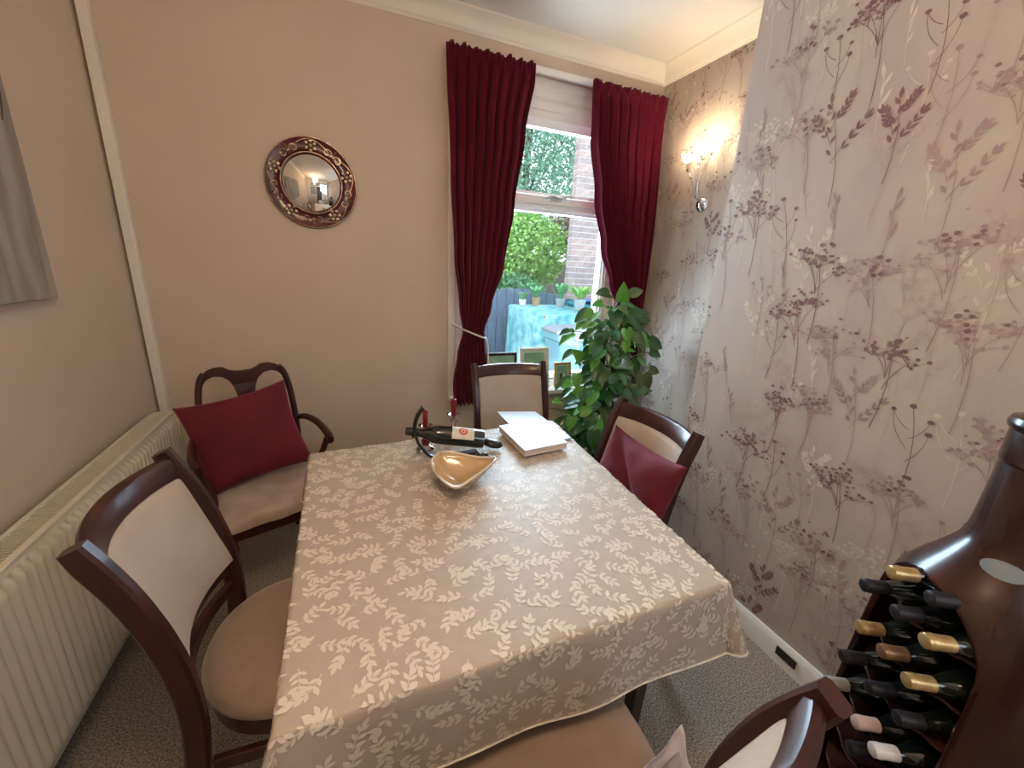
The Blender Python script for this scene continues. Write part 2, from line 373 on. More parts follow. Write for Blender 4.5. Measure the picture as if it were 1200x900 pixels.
curtain([(.60, .632), (.74, .627), (.95, .650), (1.09, .679), (1.25, .655), (1.54, .620), (2.0, .597), (2.6, .575)],
        [(.58, .86), (.87, .852), (1.0, .832), (1.09, .822), (1.24, .872), (1.5, .945), (1.85, .99), (2.23, 1.035), (2.6, 1.092)],
        2.602, .60, 8, 3, 1.09, 'left burgundy curtain tied back with a pale cord')
curtain([(.60, 1.93), (.9, 1.97), (1.03, 1.955), (1.15, 1.88), (1.42, 1.735), (1.65, 1.645), (1.96, 1.565), (2.3, 1.497), (2.6, 1.475)],
        [(.60, 2.05), (1.0, 2.055), (1.44, 2.055), (1.74, 2.062), (2.1, 2.062), (2.6, 2.058)],
        2.602, .60, 8, 5, 1.03, 'right burgundy curtain behind the tall climbing plant')
q = MB()
loop = []
for k in range(29):
    a = 2*pi*k/28; loop.append((.750+.088*cos(a), 2.46+.062*sin(a), 1.075+(-.035)*cos(a)+.0*sin(a)))
q.tube(loop, .006, 8)
q.tube(spline([(.828, 2.41, 1.045), (.836, 2.405, .98), (.842, 2.41, .90), (.86, 2.42, .84)], 4), [.006]*9+[.009]*4, 8)
q.tube([(.663, 2.46, 1.112), (.640, 2.50, 1.12), (.63, 2.548, 1.12)], .005, 6)
tag(q.obj('curtain_tieback', 'rope'), 'pale cord tieback looped round the left burgundy curtain', 'tieback')

# ---------------------------------------------------------------- wallpaper print (flat motifs on the paper)
def wallprint(parent, x, y0, y1, z0, z1, seed, name='botanical_print'):
    rnd = random.Random(seed); Q = {k: MB() for k in ('plum', 'mauve', 'faint', 'pale')}
    XO = {'pale': .0002, 'faint': .0005, 'mauve': .0008, 'plum': .0011}
    def ok(p): return y0+.002 < p[0] < y1-.002 and z0 < p[1] < z1
    PC = [0]
    def poly(c, pts):
        PC[0] += 1; xo = x-XO[c]-.000004*(PC[0]*19 % 61)
        if all(ok(p) for p in pts): Q[c].add([(xo, p[0], p[1]) for p in pts], [tuple(range(len(pts)))])
    def line(c, a, b, w0, w1=None, bend=0):
        w1 = w0 if w1 is None else w1; n = 5; a = V(a); b = V(b); d = (b-a); L = d.length
        if L < 1e-5: return
        nr = V((-d.y, d.x))/L; pp = []
        for i in range(n+1):
            t = i/n; p = a+d*t+nr*(bend*4*t*(1-t)*L); pp.append((p, lerp(w0, w1, t)))
        for (p, w_), (p2, w2) in zip(pp, pp[1:]): poly(c, [p-nr*w_, p2-nr*w2, p2+nr*w2, p+nr*w_])
    def dot(c, p, r, sy=.8):
        k = rnd.uniform(0, 1); n = 7; poly(c, [(p[0]+r*cos(2*pi*(i+k)/n)*rnd.uniform(.85, 1.15), p[1]+r*sy*sin(2*pi*(i+k)/n)) for i in range(n)])
    def leaf(c, p, ang, L, w_=.2):
        d = V((cos(ang), sin(ang))); nr = V((-d.y, d.x)); p = V(p)
        prof = [(0, 0), (.25, .7), (.5, 1), (.78, .6), (1, 0)]
        pts = [p+d*(L*t)+nr*(L*w_*h) for t, h in prof]+[p+d*(L*t)-nr*(L*w_*h) for t, h in prof[-2:0:-1]]
        poly(c, pts)
    def umbel(c, o, H, lean):
        o = V(o); top = o+V((lean*H, H)); line(c, o, top, .0016, .001, .04)
        for s in (-1, 1, 0, .5):
            st = o.lerp(top, rnd.uniform(.45, .7)); h = st+V((s*H*.2+lean*.1, H*rnd.uniform(.22, .42)))
            line(c, st, h, .0012, .0008, .08*s)
            for k in range(rnd.randint(7, 13)):
                p = h+V((rnd.gauss(0, .025), rnd.gauss(0, .012)+.008)); line(c, h-V((0, .015)), p, .0005)
                dot(c, p, rnd.uniform(.0035, .0075))
        for k in range(14): dot('plum' if rnd.random() < .5 and c == 'mauve' else c, top+V((rnd.gauss(0, .024), rnd.gauss(0, .02))), rnd.uniform(.004, .009))
    def sprig(c, o, H, lean):
        o = V(o); top = o+V((lean*H, H)); line(c, o, top, .0013, .0008, .05)
        for b in (0, 1, 2):
            st = o.lerp(top, .42+.17*b); sg = (-1, 1, -1)[b]; a = pi/2-sg*.55+rnd.uniform(-.1, .1); e = st+V((cos(a), sin(a)))*H*(.42-.08*b)
            line(c, st, e, .0010, .0006, .05*sg)
            for i in range(4):
                p = st.lerp(e, .35+.21*i)
                for s2 in (-1, 1): leaf(c, p, a+s2*.5, rnd.uniform(.020, .032), .19)
            leaf(c, e, a, .030, .19)
        for i in range(5): leaf(c, o.lerp(top, .5+.11*i), pi/2-lean+(.5 if i % 2 else -.5), .028, .2)
        leaf(c, top, pi/2-lean, .034, .18)
    def balls(c, o, H, lean):
        o = V(o); top = o+V((lean*H, H)); line(c, o, top, .0013, .0009, .05)
        dot(c, top, .0095)
        for s, t, e in ((-1, .35, .38), (1, .5, .42), (-1, .62, .25), (1, .72, .2)):
            st = o.lerp(top, t); h = st+V((s*H*.17+lean*H*e, H*e)); line(c, st, h, .001, .0007, -.1*s); dot(c, h, rnd.uniform(.006, .0095))
    def spear(c, o, H, lean):
        o = V(o); top = o+V((lean*H, H*.6)); line(c, o, top, .001, .001)
        for k in range(5):
            leaf(c, o.lerp(top, .35+.15*k), pi/2+rnd.uniform(-.5, .5), H*rnd.uniform(.10, .19), .12)
    r = 0; z = z0-.2
    while z < z1:
        yy = y0+(.0 if r % 2 else .085)-.05
        while yy < y1:
            k = rnd.random(); o = (yy+rnd.uniform(-.03, .03), z+rnd.uniform(-.06, .06)); ln = rnd.uniform(-.04, .24)
            H = rnd.uniform(.22, .33)
            c = 'mauve' if rnd.random() < .66 else 'plum'
            if k < .38: umbel(c, o, H, ln)
            elif k < .62: sprig(c, o, H, ln)
            elif k < .84: balls('plum' if rnd.random() < .6 else 'mauve', o, H*.9, ln)
            else: spear('mauve', o, H, ln)
            if rnd.random() < .75:
                o2 = (o[0]+rnd.uniform(.04, .1), o[1]+rnd.uniform(-.1, .15)); c2 = 'pale' if rnd.random() < .45 else 'faint'
                rnd.choice((umbel, balls, sprig, spear))(c2, o2, H*rnd.uniform(.8, 1.25), ln)
            yy += rnd.uniform(.115, .165)
        z += .235; r += 1
    for k, b in Q.items():
        if b.f: b.obj(name, k, parent, smooth=False, kind='stuff')
wallprint(wall_c, XB, -.3, YC, .11, ZC-.09, 11)
wallprint(wall_r, XR, YC, YB, .11, ZC-.09, 23)

# ---------------------------------------------------------------- radiator
rad = thing('radiator', 'long cream ribbed panel radiator on the left wall under the grey canvas', 'radiator', (XL+.018, 1.42, .115))
RY = .93; RH = .61
def radP(u, v):
    y = -RY+2*RY*u; z = v
    zz = [0, .012, .030, .055, .075, .555, .575, .59, .598, RH][int(round(v*9))]
    am = [0, 0, 0, 1, 1, 1, 1, 0, 0, 0][int(round(v*9))]
    ph = (y/.0333) % 1.0; rib = (1 if .28 < ph < .82 else 0); sm = .5-.5*cos(2*pi*ph)
    return (.112+am*.016*min(1, sm*1.5)-(.006 if zz in (0,) or zz == RH else 0), y, zz)
q = MB(); q.grid(56*8, 9, radP); q.obj('front_panel', 'rad', rad, solid=.002, ang=50)
q = MB(); q.box((.025, -RY, .03), (.045, RY, RH-.02)); q.obj('rear_panel', 'rad', rad, bevel=.004)
for y in (-RY-.004, RY-.002): bx('side_cover', (.018, y, 0), (.115, y+.006, RH), 'rad', rad, bevel=.002)
q = MB(); q.box((.018, -RY, RH-.008), (.032, RY, RH+.004)); q.box((.092, -RY, RH-.008), (.112, RY, RH+.004))
q.box((.018, -RY-.004, RH-.008), (.112, -RY+.01, RH+.004)); q.box((.018, RY-.01, RH-.008), (.112, RY+.004, RH+.004)); q.obj('top_frame', 'rad', rad, bevel=.002)
q = MB()
for k in range(150):
    y = -RY+.012+k*(2*RY-.02)/150; q.add([(.030, y, RH-.004), (.094, y+.0, RH-.004), (.094, y+.0045, RH-.004), (.030, y+.0045, RH-.004), (.030, y, RH), (.094, y, RH), (.094, y+.0045, RH), (.030, y+.0045, RH)],
          [(0, 3, 2, 1), (4, 5, 6, 7), (0, 1, 5, 4), (1, 2, 6, 5), (2, 3, 7, 6), (3, 0, 4, 7)])
q.obj('grille_slats', 'rad', rad, kind='stuff', smooth=False)
bx('cavity_shade_block', (.046, -RY+.005, .04), (.090, RY-.005, RH-.03), 'dark', rad)  # solid black block, stands in for the shade seen between the grille slats
for y in (-RY+.2, RY-.2): bx('wall_bracket', (-.018, y-.02, .1), (.03, y+.02, .5), 'rad', rad)
q = MB(); q.tube([(.06, -RY-.004, .04), (.06, -RY-.06, .04), (.06, -RY-.06, -.115)], .008, 8); q.obj('pipe', 'white', rad); q = MB(); q.tube([(.06, RY+.004, .04), (.06, RY+.05, .04), (.06, RY+.05, -.115)], .008, 8); q.obj('pipe', 'white', rad)

# ---------------------------------------------------------------- canvas on the left wall
cv = thing('canvas_painting', 'grey abstract stretched canvas on the left wall above the radiator', 'painting', (XL, 1.44, 1.32))
bx('stretched_canvas', (.002, -.45, 0), (.036, .45, .80), 'canvas', cv, bevel=.002)
q = MB(); q.tube(spline([(.0375, .36, .80), (.0375, .415, .70), (.0375, .42, .60), (.0375, .40, .52)], 5), .0022, 6, sy=.5)
q.obj('painted_branch', 'darkpanel', cv)

# ---------------------------------------------------------------- round convex mirror
mr = thing('convex_mirror', 'round convex mirror in a plum enamel frame with bronze flowers', 'mirror', (-.115, YB, 1.858))
AX = M4.Rotation(R(90), 3, 'X')   # local z -> -y
q = MB(); q.lathe([(.0, .002), (.205, .002), (.217, .008), (.218, .016), (.212, .022), (.198, .017), (.175, .012), (.155, .014), (.142, .022), (.138, .018)], 64, ax=AX); q.obj('frame_ring', 'enamel', mr)
q = MB(); rr = .1405; prof = [(rr*(1-t), .018+.030*(1-(1-t)**2)) for t in [i/14 for i in range(14)]]+[(1e-7, .048)]
q.lathe(prof, 64, ax=AX); q.obj('mirror_glass', 'mirror', mr, ang=180)
q = MB(); ring = [(.144*cos(2*pi*k/64), -.024, .145*sin(2*pi*k/64)) for k in range(65)]; q.tube(ring, .0022, 8)
ring = [(.214*cos(2*pi*k/64), -.022, .214*sin(2*pi*k/64)) for k in range(65)]; q.tube(ring, .0018, 8); q.obj('bead_ring', 'bronze', mr)
fb = MB()
for k in range(6):
    a = 2*pi*k/6
    vs = []
    for i in range(7):
        for j in range(8):
            t = i/6; r = .0085*sin(pi*min(max(t, .02), .98))**.7; b = 2*pi*j/8; L = .008+t*.017
            vs.append((L*cos(a)-r*cos(b)*sin(a)*.85, -r*.45*sin(b)-.002, L*sin(a)+r*cos(b)*cos(a)*.85))
    fb.add(vs, [(i*8+j, i*8+(j+1) % 8, (i+1)*8+(j+1) % 8, (i+1)*8+j) for i in range(6) for j in range(8)])
fb.lathe([(0.0001, 0), (.007, .001), (.006, .006), (.0001, .009)], 10, ax=AX)
fd = fb.data('flower', 'bronze')
for k in range(5):
    a = R(90+72*k-2); o = bpy.data.objects.new('flower', fd); col.objects.link(o); o.parent = mr
    o.location = (.176*cos(a), -.020, .176*sin(a)); o.rotation_euler = (0, -a, 0); o.scale = (1.35, 1.2, 1.35)
sb = MB()
for sg in (-1, 1):
    pts = []
    for i in range(18):
        t = i/17; a = t*3.6*pi/2; r = .019*(1-.62*t); pts.append((sg*(.004+.019-r*cos(a)), -.003, -.004+r*sin(a)*1.0))
    sb.tube(pts, [.0022*(1-.4*i/17) for i in range(18)], 6)
    vs = []
for b_ in (.35, -.35+pi, pi/2):
    fb2 = [(0.006*cos(b_), -.003, .006*sin(b_)), (.02*cos(b_), -.006, .02*sin(b_))]; sb.tube(fb2+[(.026*cos(b_), -.003, .026*sin(b_))], [.002, .0055, .001], 8)
sb.lathe([(0.0001, 0), (.0055, .002), (.004, .006), (.0001, .008)], 10, ax=AX)
sd = sb.data('scroll', 'bronze')
for k in range(5):
    a = R(90+36+72*k-2); o = bpy.data.objects.new('scroll', sd); col.objects.link(o); o.parent = mr
    o.location = (.174*cos(a), -.018, .174*sin(a)); o.rotation_euler = (0, -a+pi/2, 0); o.scale = (1.2, 1.2, 1.2)
q = MB()
for k in range(5):   # raised wavy wire on the enamel
    a0 = R(90+72*k); pts = []
    for i in range(15):
        t = i/14; a = a0+R(72)*t; rad_ = .206-.030*sin(pi*t)**2; pts.append((rad_*cos(a), -.0195, rad_*sin(a)))
    q.tube(pts, .0016, 6)
q.obj('wire_scallop', 'bronze', mr)

# ---------------------------------------------------------------- upholstered dining chairs
def make_chair(label):
    t = thing('dining_chair', label, 'chair', group=None)
    HW = .200
    YZ = [(0, .0), (.12, .034), (.3, .070), (.45, .086), (.55, .087), (.65, .077), (.75, .056), (.85, .026), (.92, -.004), (.985, -.034)]
    for s in (-1, 1):
        rings = []
        zs = [i*.972/26 for i in range(27)]
        for i, z in enumerate(zs):
            y = sinterp(YZ, z) if 0 else None
            # Catmull through table
            y = interp(YZ, z)*.5+.25*(interp(YZ, max(0, z-.03))+interp(YZ, min(.985, z+.03)))
            dz = .02; ty = (interp(YZ, min(.985, z+dz))-interp(YZ, max(0, z-dz)))/(min(.985, z+dz)-max(0, z-dz))
            L = sqrt(1+ty*ty); ny, nz = 1/L, -ty/L
            h = interp([(0, .017), (.4, .024), (.7, .025), (.93, .025), (.985, .020)], z); w_ = .0155
            X = s*(HW+.004*(z/.98))
            c = .006
            sec = [(-w_, -h+c), (-w_+c, -h), (w_-c, -h), (w_, -h+c), (w_, h-c), (w_-c, h), (-w_+c, h), (-w_, h-c)]
            rings.append([(X+a, y+b*ny, z+b*nz) for a, b in sec])
        q = MB(); q.sweep(rings); q.obj('stile', 'mahog', t, ang=40)
    def bow(x, B=.075): return -B*(1-(x/HW)**2)
    def rail(name, z0, z1, yoff, th, m, B, n=20, hw=None, puff=0, lean=0., bev=.004):
        hw = hw or HW-.012; q = MB(); rings = []
        for i in range(n+1):
            x = -hw+2*hw*i/n; y = yoff+bow(x, B)
            e = puff*(1-(x/hw)**4)
            zc = (z0+z1)/2; hz = (z1-z0)/2
            if puff:
                sec = []
                for k in range(16):
                    a = 2*pi*k/16; cc = abs(cos(a))**.35*(1 if cos(a) > 0 else -1); ss = abs(sin(a))**.35*(1 if sin(a) > 0 else -1)
                    zz = zc+hz*cc; yy = (th/2+e*(1-cc*cc*.999)**.5)*ss
                    sec.append((x, y+yy+(zz-zc)*lean, zz))
            else:
                c = bev; sec = [(x, y+a+(b)*lean, zc+b) for a, b in ((-th/2, -hz+c), (-th/2+c, -hz), (th/2-c, -hz), (th/2, -hz+c), (th/2, hz-c), (th/2-c, hz), (-th/2+c, hz), (-th/2, hz-c))]
            rings.append(sec)
        q.sweep(rings); return q.obj(name, m, t, ang=40)
    rail('top_rail', .893, .958, -.004, .030, 'mahog', .058, lean=-.22, bev=.009)
    rail('back_pad', .600, .897, .052, .022, 'cream', .050, hw=HW-.014, puff=.008, lean=-.30)
    rail('cross_rail', .566, .600, .080, .024, 'mahog', .050, lean=-.1)
    rail('cross_rail', .495, .530, .085, .024, 'mahog', .050, lean=-.05)
    # seat
    def outl(a, k=1.0, off=0):
        # superellipse: front square, rear rounded
        ca, sa = cos(a), sin(a)
        n = 2.2 if sa < 0 else 5.5
        r = (abs(ca)**n+abs(sa)**n)**(-1/n)
        x = r*ca*.222; y = .285+r*sa*(.228 if sa > 0 else .232)
        return x*k, .285+(y-.285)*k
    q = MB(); n = 48; rings = []
    for (k, z) in ((.93, .425), (.985, .432), (1.0, .447), (.995, .464), (.96, .478), (.88, .487), (.7, .493), (.4, .497), (.1, .498)):
        rings.append([(*outl(2*pi*i/n, k), z) for i in range(n)])
    q.sweep(rings); q.obj('seat', 'seat', t, ang=180)
    q = MB(); rings = []
    for (k, z) in ((.90, .372), (.955, .374), (.96, .424), (.90, .430)): rings.append([(*outl(2*pi*i/n, k), z) for i in range(n)])
    q.sweep(rings); q.obj('seat_rail', 'mahog', t, ang=40)
    for s in (-1, 1):
        q = MB(); rings = []
        for z, h, y in ((0, .014, .485), (.15, .017, .480), (.36, .022, .476), (.42, .023, .475)):
            rings.append([(s*.185+a*h, y+b*h, z) for a, b in ((-1, -1), (1, -1), (1, 1), (-1, 1))])
        q.sweep(rings); q.obj('leg', 'mahog', t, bevel=.003)
    for s in (-1, 1):
        q = MB(); q.sweep([[(s*x+a, y, z+b) for a, b in ((-.009, -.019), (.009, -.019), (.009, .019), (-.009, .019))] for x, y, z in ((.195, .10, .325), (.2, .28, .318), (.188, .47, .325))])
        q.obj('stretcher', 'mahog', t, bevel=.003)
    return t
ch = make_chair('dining chair in the left foreground beside the radiator, with cream back pad and taupe seat')
G = 'upholstered mahogany dining chairs'
def put(o, x, y, rz, label): o.location = (x, y, 0); o.rotation_euler = (0, 0, R(rz)); o['label'] = label; o['group'] = G
c2 = copy_tree(ch); c3 = copy_tree(ch); c4 = copy_tree(ch)
put(ch, -.455, 1.06, -90, 'dining chair on the left of the table beside the radiator, cream back pad, taupe seat')
put(c2, 1.085, 1.150, 91, 'dining chair right of the table holding a burgundy cushion')
put(c3, .845, 2.035, 177, 'dining chair at the far end of the table in front of the window')
put(c4, .367, .222, 0, 'near dining chair beside the wine rack, back towards the viewer, taupe seat partly under the cloth')

# ---------------------------------------------------------------- open armchair with splat
ac = thing('armchair', 'mahogany open armchair with pierced splat back and curved arms in the left corner', 'chair', (-.453, 2.165, 0), R(201))
# local: x right, y forward, back at y=0
def stick(name, pts, r, par=ac, n=8, m='mahog', sy=1, k=6):
    q = MB(); P = spline(pts, k); rr = [interp([(i/(len(r)-1), r[i]) for i in range(len(r))], j/(len(P)-1)) for j in range(len(P))]
    q.tube(P, rr, n, sy=sy, up=(1, 0, 0)); return q.obj(name, m, par, ang=60)
for s in (-1, 1):
    stick('stile', [(s*.175, -.10, 0), (s*.178, -.03, .22), (s*.182, .03, .42), (s*.195, .015, .62), (s*.190, -.015, .82), (s*.172, -.03, .925), (s*.150, -.034, .962)], [.017, .019, .021, .019, .018, .018, .018], sy=.8)
# crest rail: flat shaped board with dipped centre
crestT = [(-.165, .945), (-.145, .972), (-.110, .984), (-.075, .982), (-.055, .966), (-.03, .958), (0, .956)]
crestB = [(-.165, .905), (-.150, .93), (-.120, .945), (-.085, .938), (-.060, .915), (-.048, .895), (0, .888)]
q = MB(); rings = []
for i in range(33):
    x = -.168+.336*i/32; zt = interp(crestT, -abs(x)); zb = interp(crestB, -abs(x)); y = -.034-.012*cos(x/.17*pi/2)
    rings.append([(x, y-.012, zb+.003), (x, y-.009, zb), (x, y+.009, zb), (x, y+.013, zb+.003), (x, y+.013, zt-.004), (x, y+.008, zt), (x, y-.008, zt), (x, y-.012, zt-.004)])
q.sweep(rings); q.obj('top_rail', 'mahog', ac, ang=40)
q = MB(); rings = []
for z, w_ in ((.47, .055), (.55, .062), (.62, .075), (.70, .066), (.78, .040), (.84, .036), (.88, .044), (.905, .055)):
    y = interp([(.45, .035), (.6, .018), (.75, -.015), (.9, -.040)], z); rings.append([(-w_, y-.006, z), (w_, y-.006, z), (w_, y+.006, z), (-w_, y+.006, z)])
q.sweep(rings); q.obj('splat', 'mahog', ac, bevel=.002)
for s in (-1, 1):
    stick('arm', [(s*.190, .0, .685), (s*.225, .06, .705), (s*.250, .15, .700), (s*.260, .24, .680), (s*.258, .30, .668), (s*.252, .335, .662)], [.013, .016, .018, .021, .024, .019], sy=.75)
    stick('arm_post', [(s*.252, .285, .655), (s*.244, .255, .60), (s*.222, .25, .53), (s*.216, .27, .41)], [.015, .014, .016, .018])
    lg_ = stick('leg', [(s*.200, .450, .43), (s*.207, .462, .36), (s*.203, .455, .22), (s*.195, .448, .08), (s*.197, .458, .03), (s*.199, .462, 0)], [.030, .031, .019, .013, .016, .018])
    q = MB(); q.lathe([(.030, .345), (.033, .352), (.030, .36)], 16, c=(s*.206, .461, 0)); q.obj('leg_collar', 'mahog', lg_)
q = MB(); trap = lambda k, z: [(-.19*k, .02, z), (-.226*k, .475*k, z), (.226*k, .475*k, z), (.19*k, .02, z)]
q.sweep([trap(1, .385), trap(1, .435)]); q.obj('seat_rail', 'mahog', ac, bevel=.006)
q = MB()
def pad(u, v):
    a = 2*u-1; b = 2*v-1
    y = .035+.455*v; hw = lerp(.185, .228, v)
    rr_ = (1-abs(a)**7)*(1-abs(b)**7)
    z = .438+.052*max(0, rr_)**.33+.006*(1-a*a)*(1-b*b)+.004*N.noise(V((a*3, b*3, 2)))+.006*sin(a*9+b*4)*max(0, b)*.4
    sx = 1-.03*abs(b)**6; return (hw*a*sx*(1+.04*max(0, rr_)**.3), y+.012*b*max(0, rr_)**.3, z)
q.grid(40, 40, pad); q.obj('seat', 'silkpad', ac, ang=180)
bx('seat_base', (-.19, .04, .42), (.19, .46, .445), 'silkpad', ac)

# ---------------------------------------------------------------- cushions
def cushion(label, loc, eul, w_, h, th, seed, sag=0., fold=0.):
    q = MB()
    def P(sg):
        def f(u, v):
            a = 2*u-1; b = 2*v-1
            k = max(0, (1-a*a))**.42*max(0, (1-b*b))**.42
            pin = 1-.10*(1-abs(a)**2)*abs(b)**3; pin2 = 1-.10*(1-abs(b)**2)*abs(a)**3
            x = a*w_/2*pin2; y = b*h/2*pin
            z = sg*th/2*k+.007*k*N.noise(V((a*2.2+seed, b*2.2, sg)))+.010*k*sin(a*5+b*3+seed)*(.5+.5*abs(a))*.5
            z += fold*exp(-((a*.7+b*.7-.1)/.13)**2)*-sg*k if sg > 0 else 0
            z += sag*(a*a)
            return (x, y, z)
        return f
    q.grid(34, 34, P(1)); q.grid(34, 34, P(-1), flip=True)
    o = q.obj('cushion', 'velvet', ang=180)
    o.location = loc; o.rotation_euler = eul
    bm = bmesh.new(); bm.from_mesh(o.data); bmesh.ops.remove_doubles(bm, verts=bm.verts, dist=.0004); bmesh.ops.recalc_face_normals(bm, faces=bm.faces); bm.to_mesh(o.data); bm.free()
    return tag(o, label, 'cushion', 'burgundy velvet cushions')
def orient(xa, ya):   # columns from desired x axis and approximate y axis
    xa = V(xa).normalized(); za = xa.cross(V(ya)).normalized(); ya = za.cross(xa)
    return M4((xa, ya, za)).transposed().to_euler()
cushion('square burgundy velvet cushion leaning in the corner armchair', (-.445, 2.025, .690), orient((.955, .27, .17), (-.09, .42, .86)), .44, .42, .15, 1, .01)
cushion('crumpled burgundy velvet cushion on the right-hand dining chair', (1.0, 1.105, .685), orient((-.04, -.98, .03), (.34, 0, .94)), .42, .38, .13, 4, .02, .03)

# ---------------------------------------------------------------- dining table and cloth
A_, B_, C_, D_ = V((-.138, .560, 0)), V((.845, .560, 0)), V((.925, 1.655, 0)), V((-.148, 1.585, 0))
TW, TL, TZ, OV = 1.0, 1.07, .765, .232
def rectP(a, b):
    u = a/TW; v = b/TL; return A_*(1-u)*(1-v)+B_*u*(1-v)+C_*u*v+D_*(1-u)*v
def clothP(a, b, off=0.):
    ca = min(max(a, 0), TW); cb = min(max(b, 0), TL); p = rectP(ca, cb); ox, oy = a-ca, b-cb; d = sqrt(ox*ox+oy*oy)
    if d < 1e-6: return V((p.x, p.y, TZ+off))
    lim = OV-.01*(2*abs(ox*oy)/(d*d))
    if d > lim: ox *= lim/d; oy *= lim/d; d = lim
    dr = V((ox, oy, 0))/d; cf = 2*abs(ox*oy)/(d*d)
    per = ca if abs(oy) > 0 and ox == 0 else cb+3
    near_c = 0
    if ox == 0: near_c = exp(-(min(ca, TW-ca)/.13)**2)
    if oy == 0: near_c = exp(-(min(cb, TL-cb)/.13)**2)
    fl_ = .006+d*(.022+.08*near_c+.26*cf)+d*.055*(sin(per*11+.6)+.5*sin(per*23))*.5*(1-cf)
    side = V((0, 0, 0))
    if ox == 0 and near_c > .001:   # cloth near corner swings towards the corner
        side = V((1 if ca > TW/2 else -1, 0, 0))*near_c*d*.16
    if oy == 0 and near_c > .001: side = V((0, 1 if cb > TL/2 else -1, 0))*near_c*d*.05
    if cf: side = side+V((1 if ox > 0 else -1, 0, 0))*.0
    if d < .02: z = TZ-d*d/.04; 
    else: z = TZ-.01-(d-.02)*sqrt(max(.05, 1-(.035+.26*cf)**2))
    o = p+dr*(fl_+min(d, .02)*.3+off)+side*1.0
    if cf and oy < 0: o += V(((1 if ox > 0 else -1)*d*.16, 0, 0))*(abs(oy)/d)
    return V((o.x, o.y, z+(off if d < .02 else off*.25)))
tc_ = thing('tablecloth', 'taupe cloth with cream leaf sprays draped over the dining table', 'tablecloth', (0, 0, 0))
def brk(L):
    r = [-OV-.05+i*(OV+.05-.02)/13 for i in range(13)]+[-.02, -.013, -.006, 0]
    return r+[L*i/40 for i in range(1, 40)]+[L-x for x in r[::-1]]
aa = brk(TW); bb = brk(TL)
q = MB(); vs = [clothP(a, b) for a in aa for b in bb]; W_ = len(bb)
fs = []
for i in range(len(aa)-1):
    for j in range(len(bb)-1): fs.append((i*W_+j, (i+1)*W_+j, (i+1)*W_+j+1, i*W_+j+1))
q.add(vs, fs); cl = q.obj('cloth_sheet', 'cloth', tc_, ang=180)
q = MB(); e = OV+.05; path = []
for i in range(60): path.append(clothP(lerp(-e, TW+e, i/60), -e))
for i in range(60): path.append(clothP(TW+e, lerp(-e, TL+e, i/60)))
for i in range(60): path.append(clothP(lerp(TW+e, -e, i/60), TL+e))
for i in range(61): path.append(clothP(-e, lerp(TL+e, -e, i/60)))
pp = [path[0]]
for p in path[1:]:
    if (p-pp[-1]).length > .004: pp.append(p)
q.tube(pp, .0028, 6); q.obj('hem', 'hem', tc_, ang=180)
# leaf print
q = MB(); rnd = random.Random(5)
LC = [0]
def cleaf(a, b, ang, L, w_):
    LC[0] += 1; of_ = (.0005 if 0 < a < TW and 0 < b < TL else .0016)+.0000025*(LC[0]*17 % 211)
    d = (cos(ang), sin(ang)); prof = [(0, 0), (.25, .75), (.52, 1), (.8, .55), (1, 0)]
    pts = [(a+d[0]*L*t-d[1]*L*w_*h, b+d[1]*L*t+d[0]*L*w_*h) for t, h in prof]+[(a+d[0]*L*t+d[1]*L*w_*h, b+d[1]*L*t-d[0]*L*w_*h) for t, h in prof[-2:0:-1]]
    if any(x < -OV or x > TW+OV or y < -OV or y > TL+OV for x, y in pts): return
    if any((x < 0 or x > TW) and (y < 0 or y > TL) and sqrt(min(abs(x), abs(x-TW))**2+min(abs(y), abs(y-TL))**2) > OV for x, y in pts): return
    n = len(pts); k = [clothP(x, y, of_) for x, y in pts]; q.add(k, [(0, 1, 7), (1, 2, 6, 7), (2, 3, 5, 6), (3, 4, 5)])
def cstem(a, b, a2, b2, w_=.0009):
    dx, dy = a2-a, b2-b; L = sqrt(dx*dx+dy*dy); nx, ny = -dy/L*w_, dx/L*w_
    if not (-OV+.02 < a < TW+OV-.02 and -OV+.02 < b < TL+OV-.02 and -OV+.02 < a2 < TW+OV-.02 and -OV+.02 < b2 < TL+OV-.02): return
    q.add([clothP(a-nx, b-ny, .0004), clothP(a2-nx, b2-ny, .0004), clothP(a2+nx, b2+ny, .0004), clothP(a+nx, b+ny, .0004)], [(0, 1, 2, 3)])
st = .058; i = 0; y = -OV
while y < TL+OV:
    x = -OV+(st/2 if i % 2 else 0)
    while x < TW+OV:
        a = rnd.uniform(0, 2*pi); cx, cy = x+rnd.uniform(-.02, .02), y+rnd.uniform(-.02, .02); cv_ = rnd.uniform(-.3, .3)
        px, py = cx-cos(a)*.028, cy-sin(a)*.028
        for k in range(3):
            a += cv_; nx, ny = px+cos(a)*.0150, py+sin(a)*.0150; cstem(px, py, nx, ny)
            for s in (-1, 1): cleaf(nx-cos(a)*.006, ny-sin(a)*.006, a+s*rnd.uniform(.55, 1.15), rnd.uniform(.016, .024), .23)
            px, py = nx, ny
        cleaf(px, py, a, .022, .22)
        x += st
    y += st*.80; i += 1
q.obj('leaf_print', 'clothleaf', tc_, smooth=False, kind='stuff')
tb = thing('dining_table', 'wooden dining table hidden under the leaf-patterned cloth', 'table', (0, 0, 0))
q = MB(); q.sweep([[V((p.x*.992+.004, p.y*.992+.008, z)) for p in (A_, B_, C_, D_)] for z in (.735, .760)]); q.obj('tabletop', 'mahog', tb, bevel=.004)
for x, y in ((-.06, .78), (.79, .72), (.84, 1.57), (-.06, 1.5)):
    q = MB(); q.sweep([[(x+a*h, y+b*h, z) for a, b in ((-1, -1), (1, -1), (1, 1), (-1, 1))] for z, h in ((0, .018), (.6, .028), (.735, .03))]); q.obj('leg', 'mahog', tb, bevel=.003)

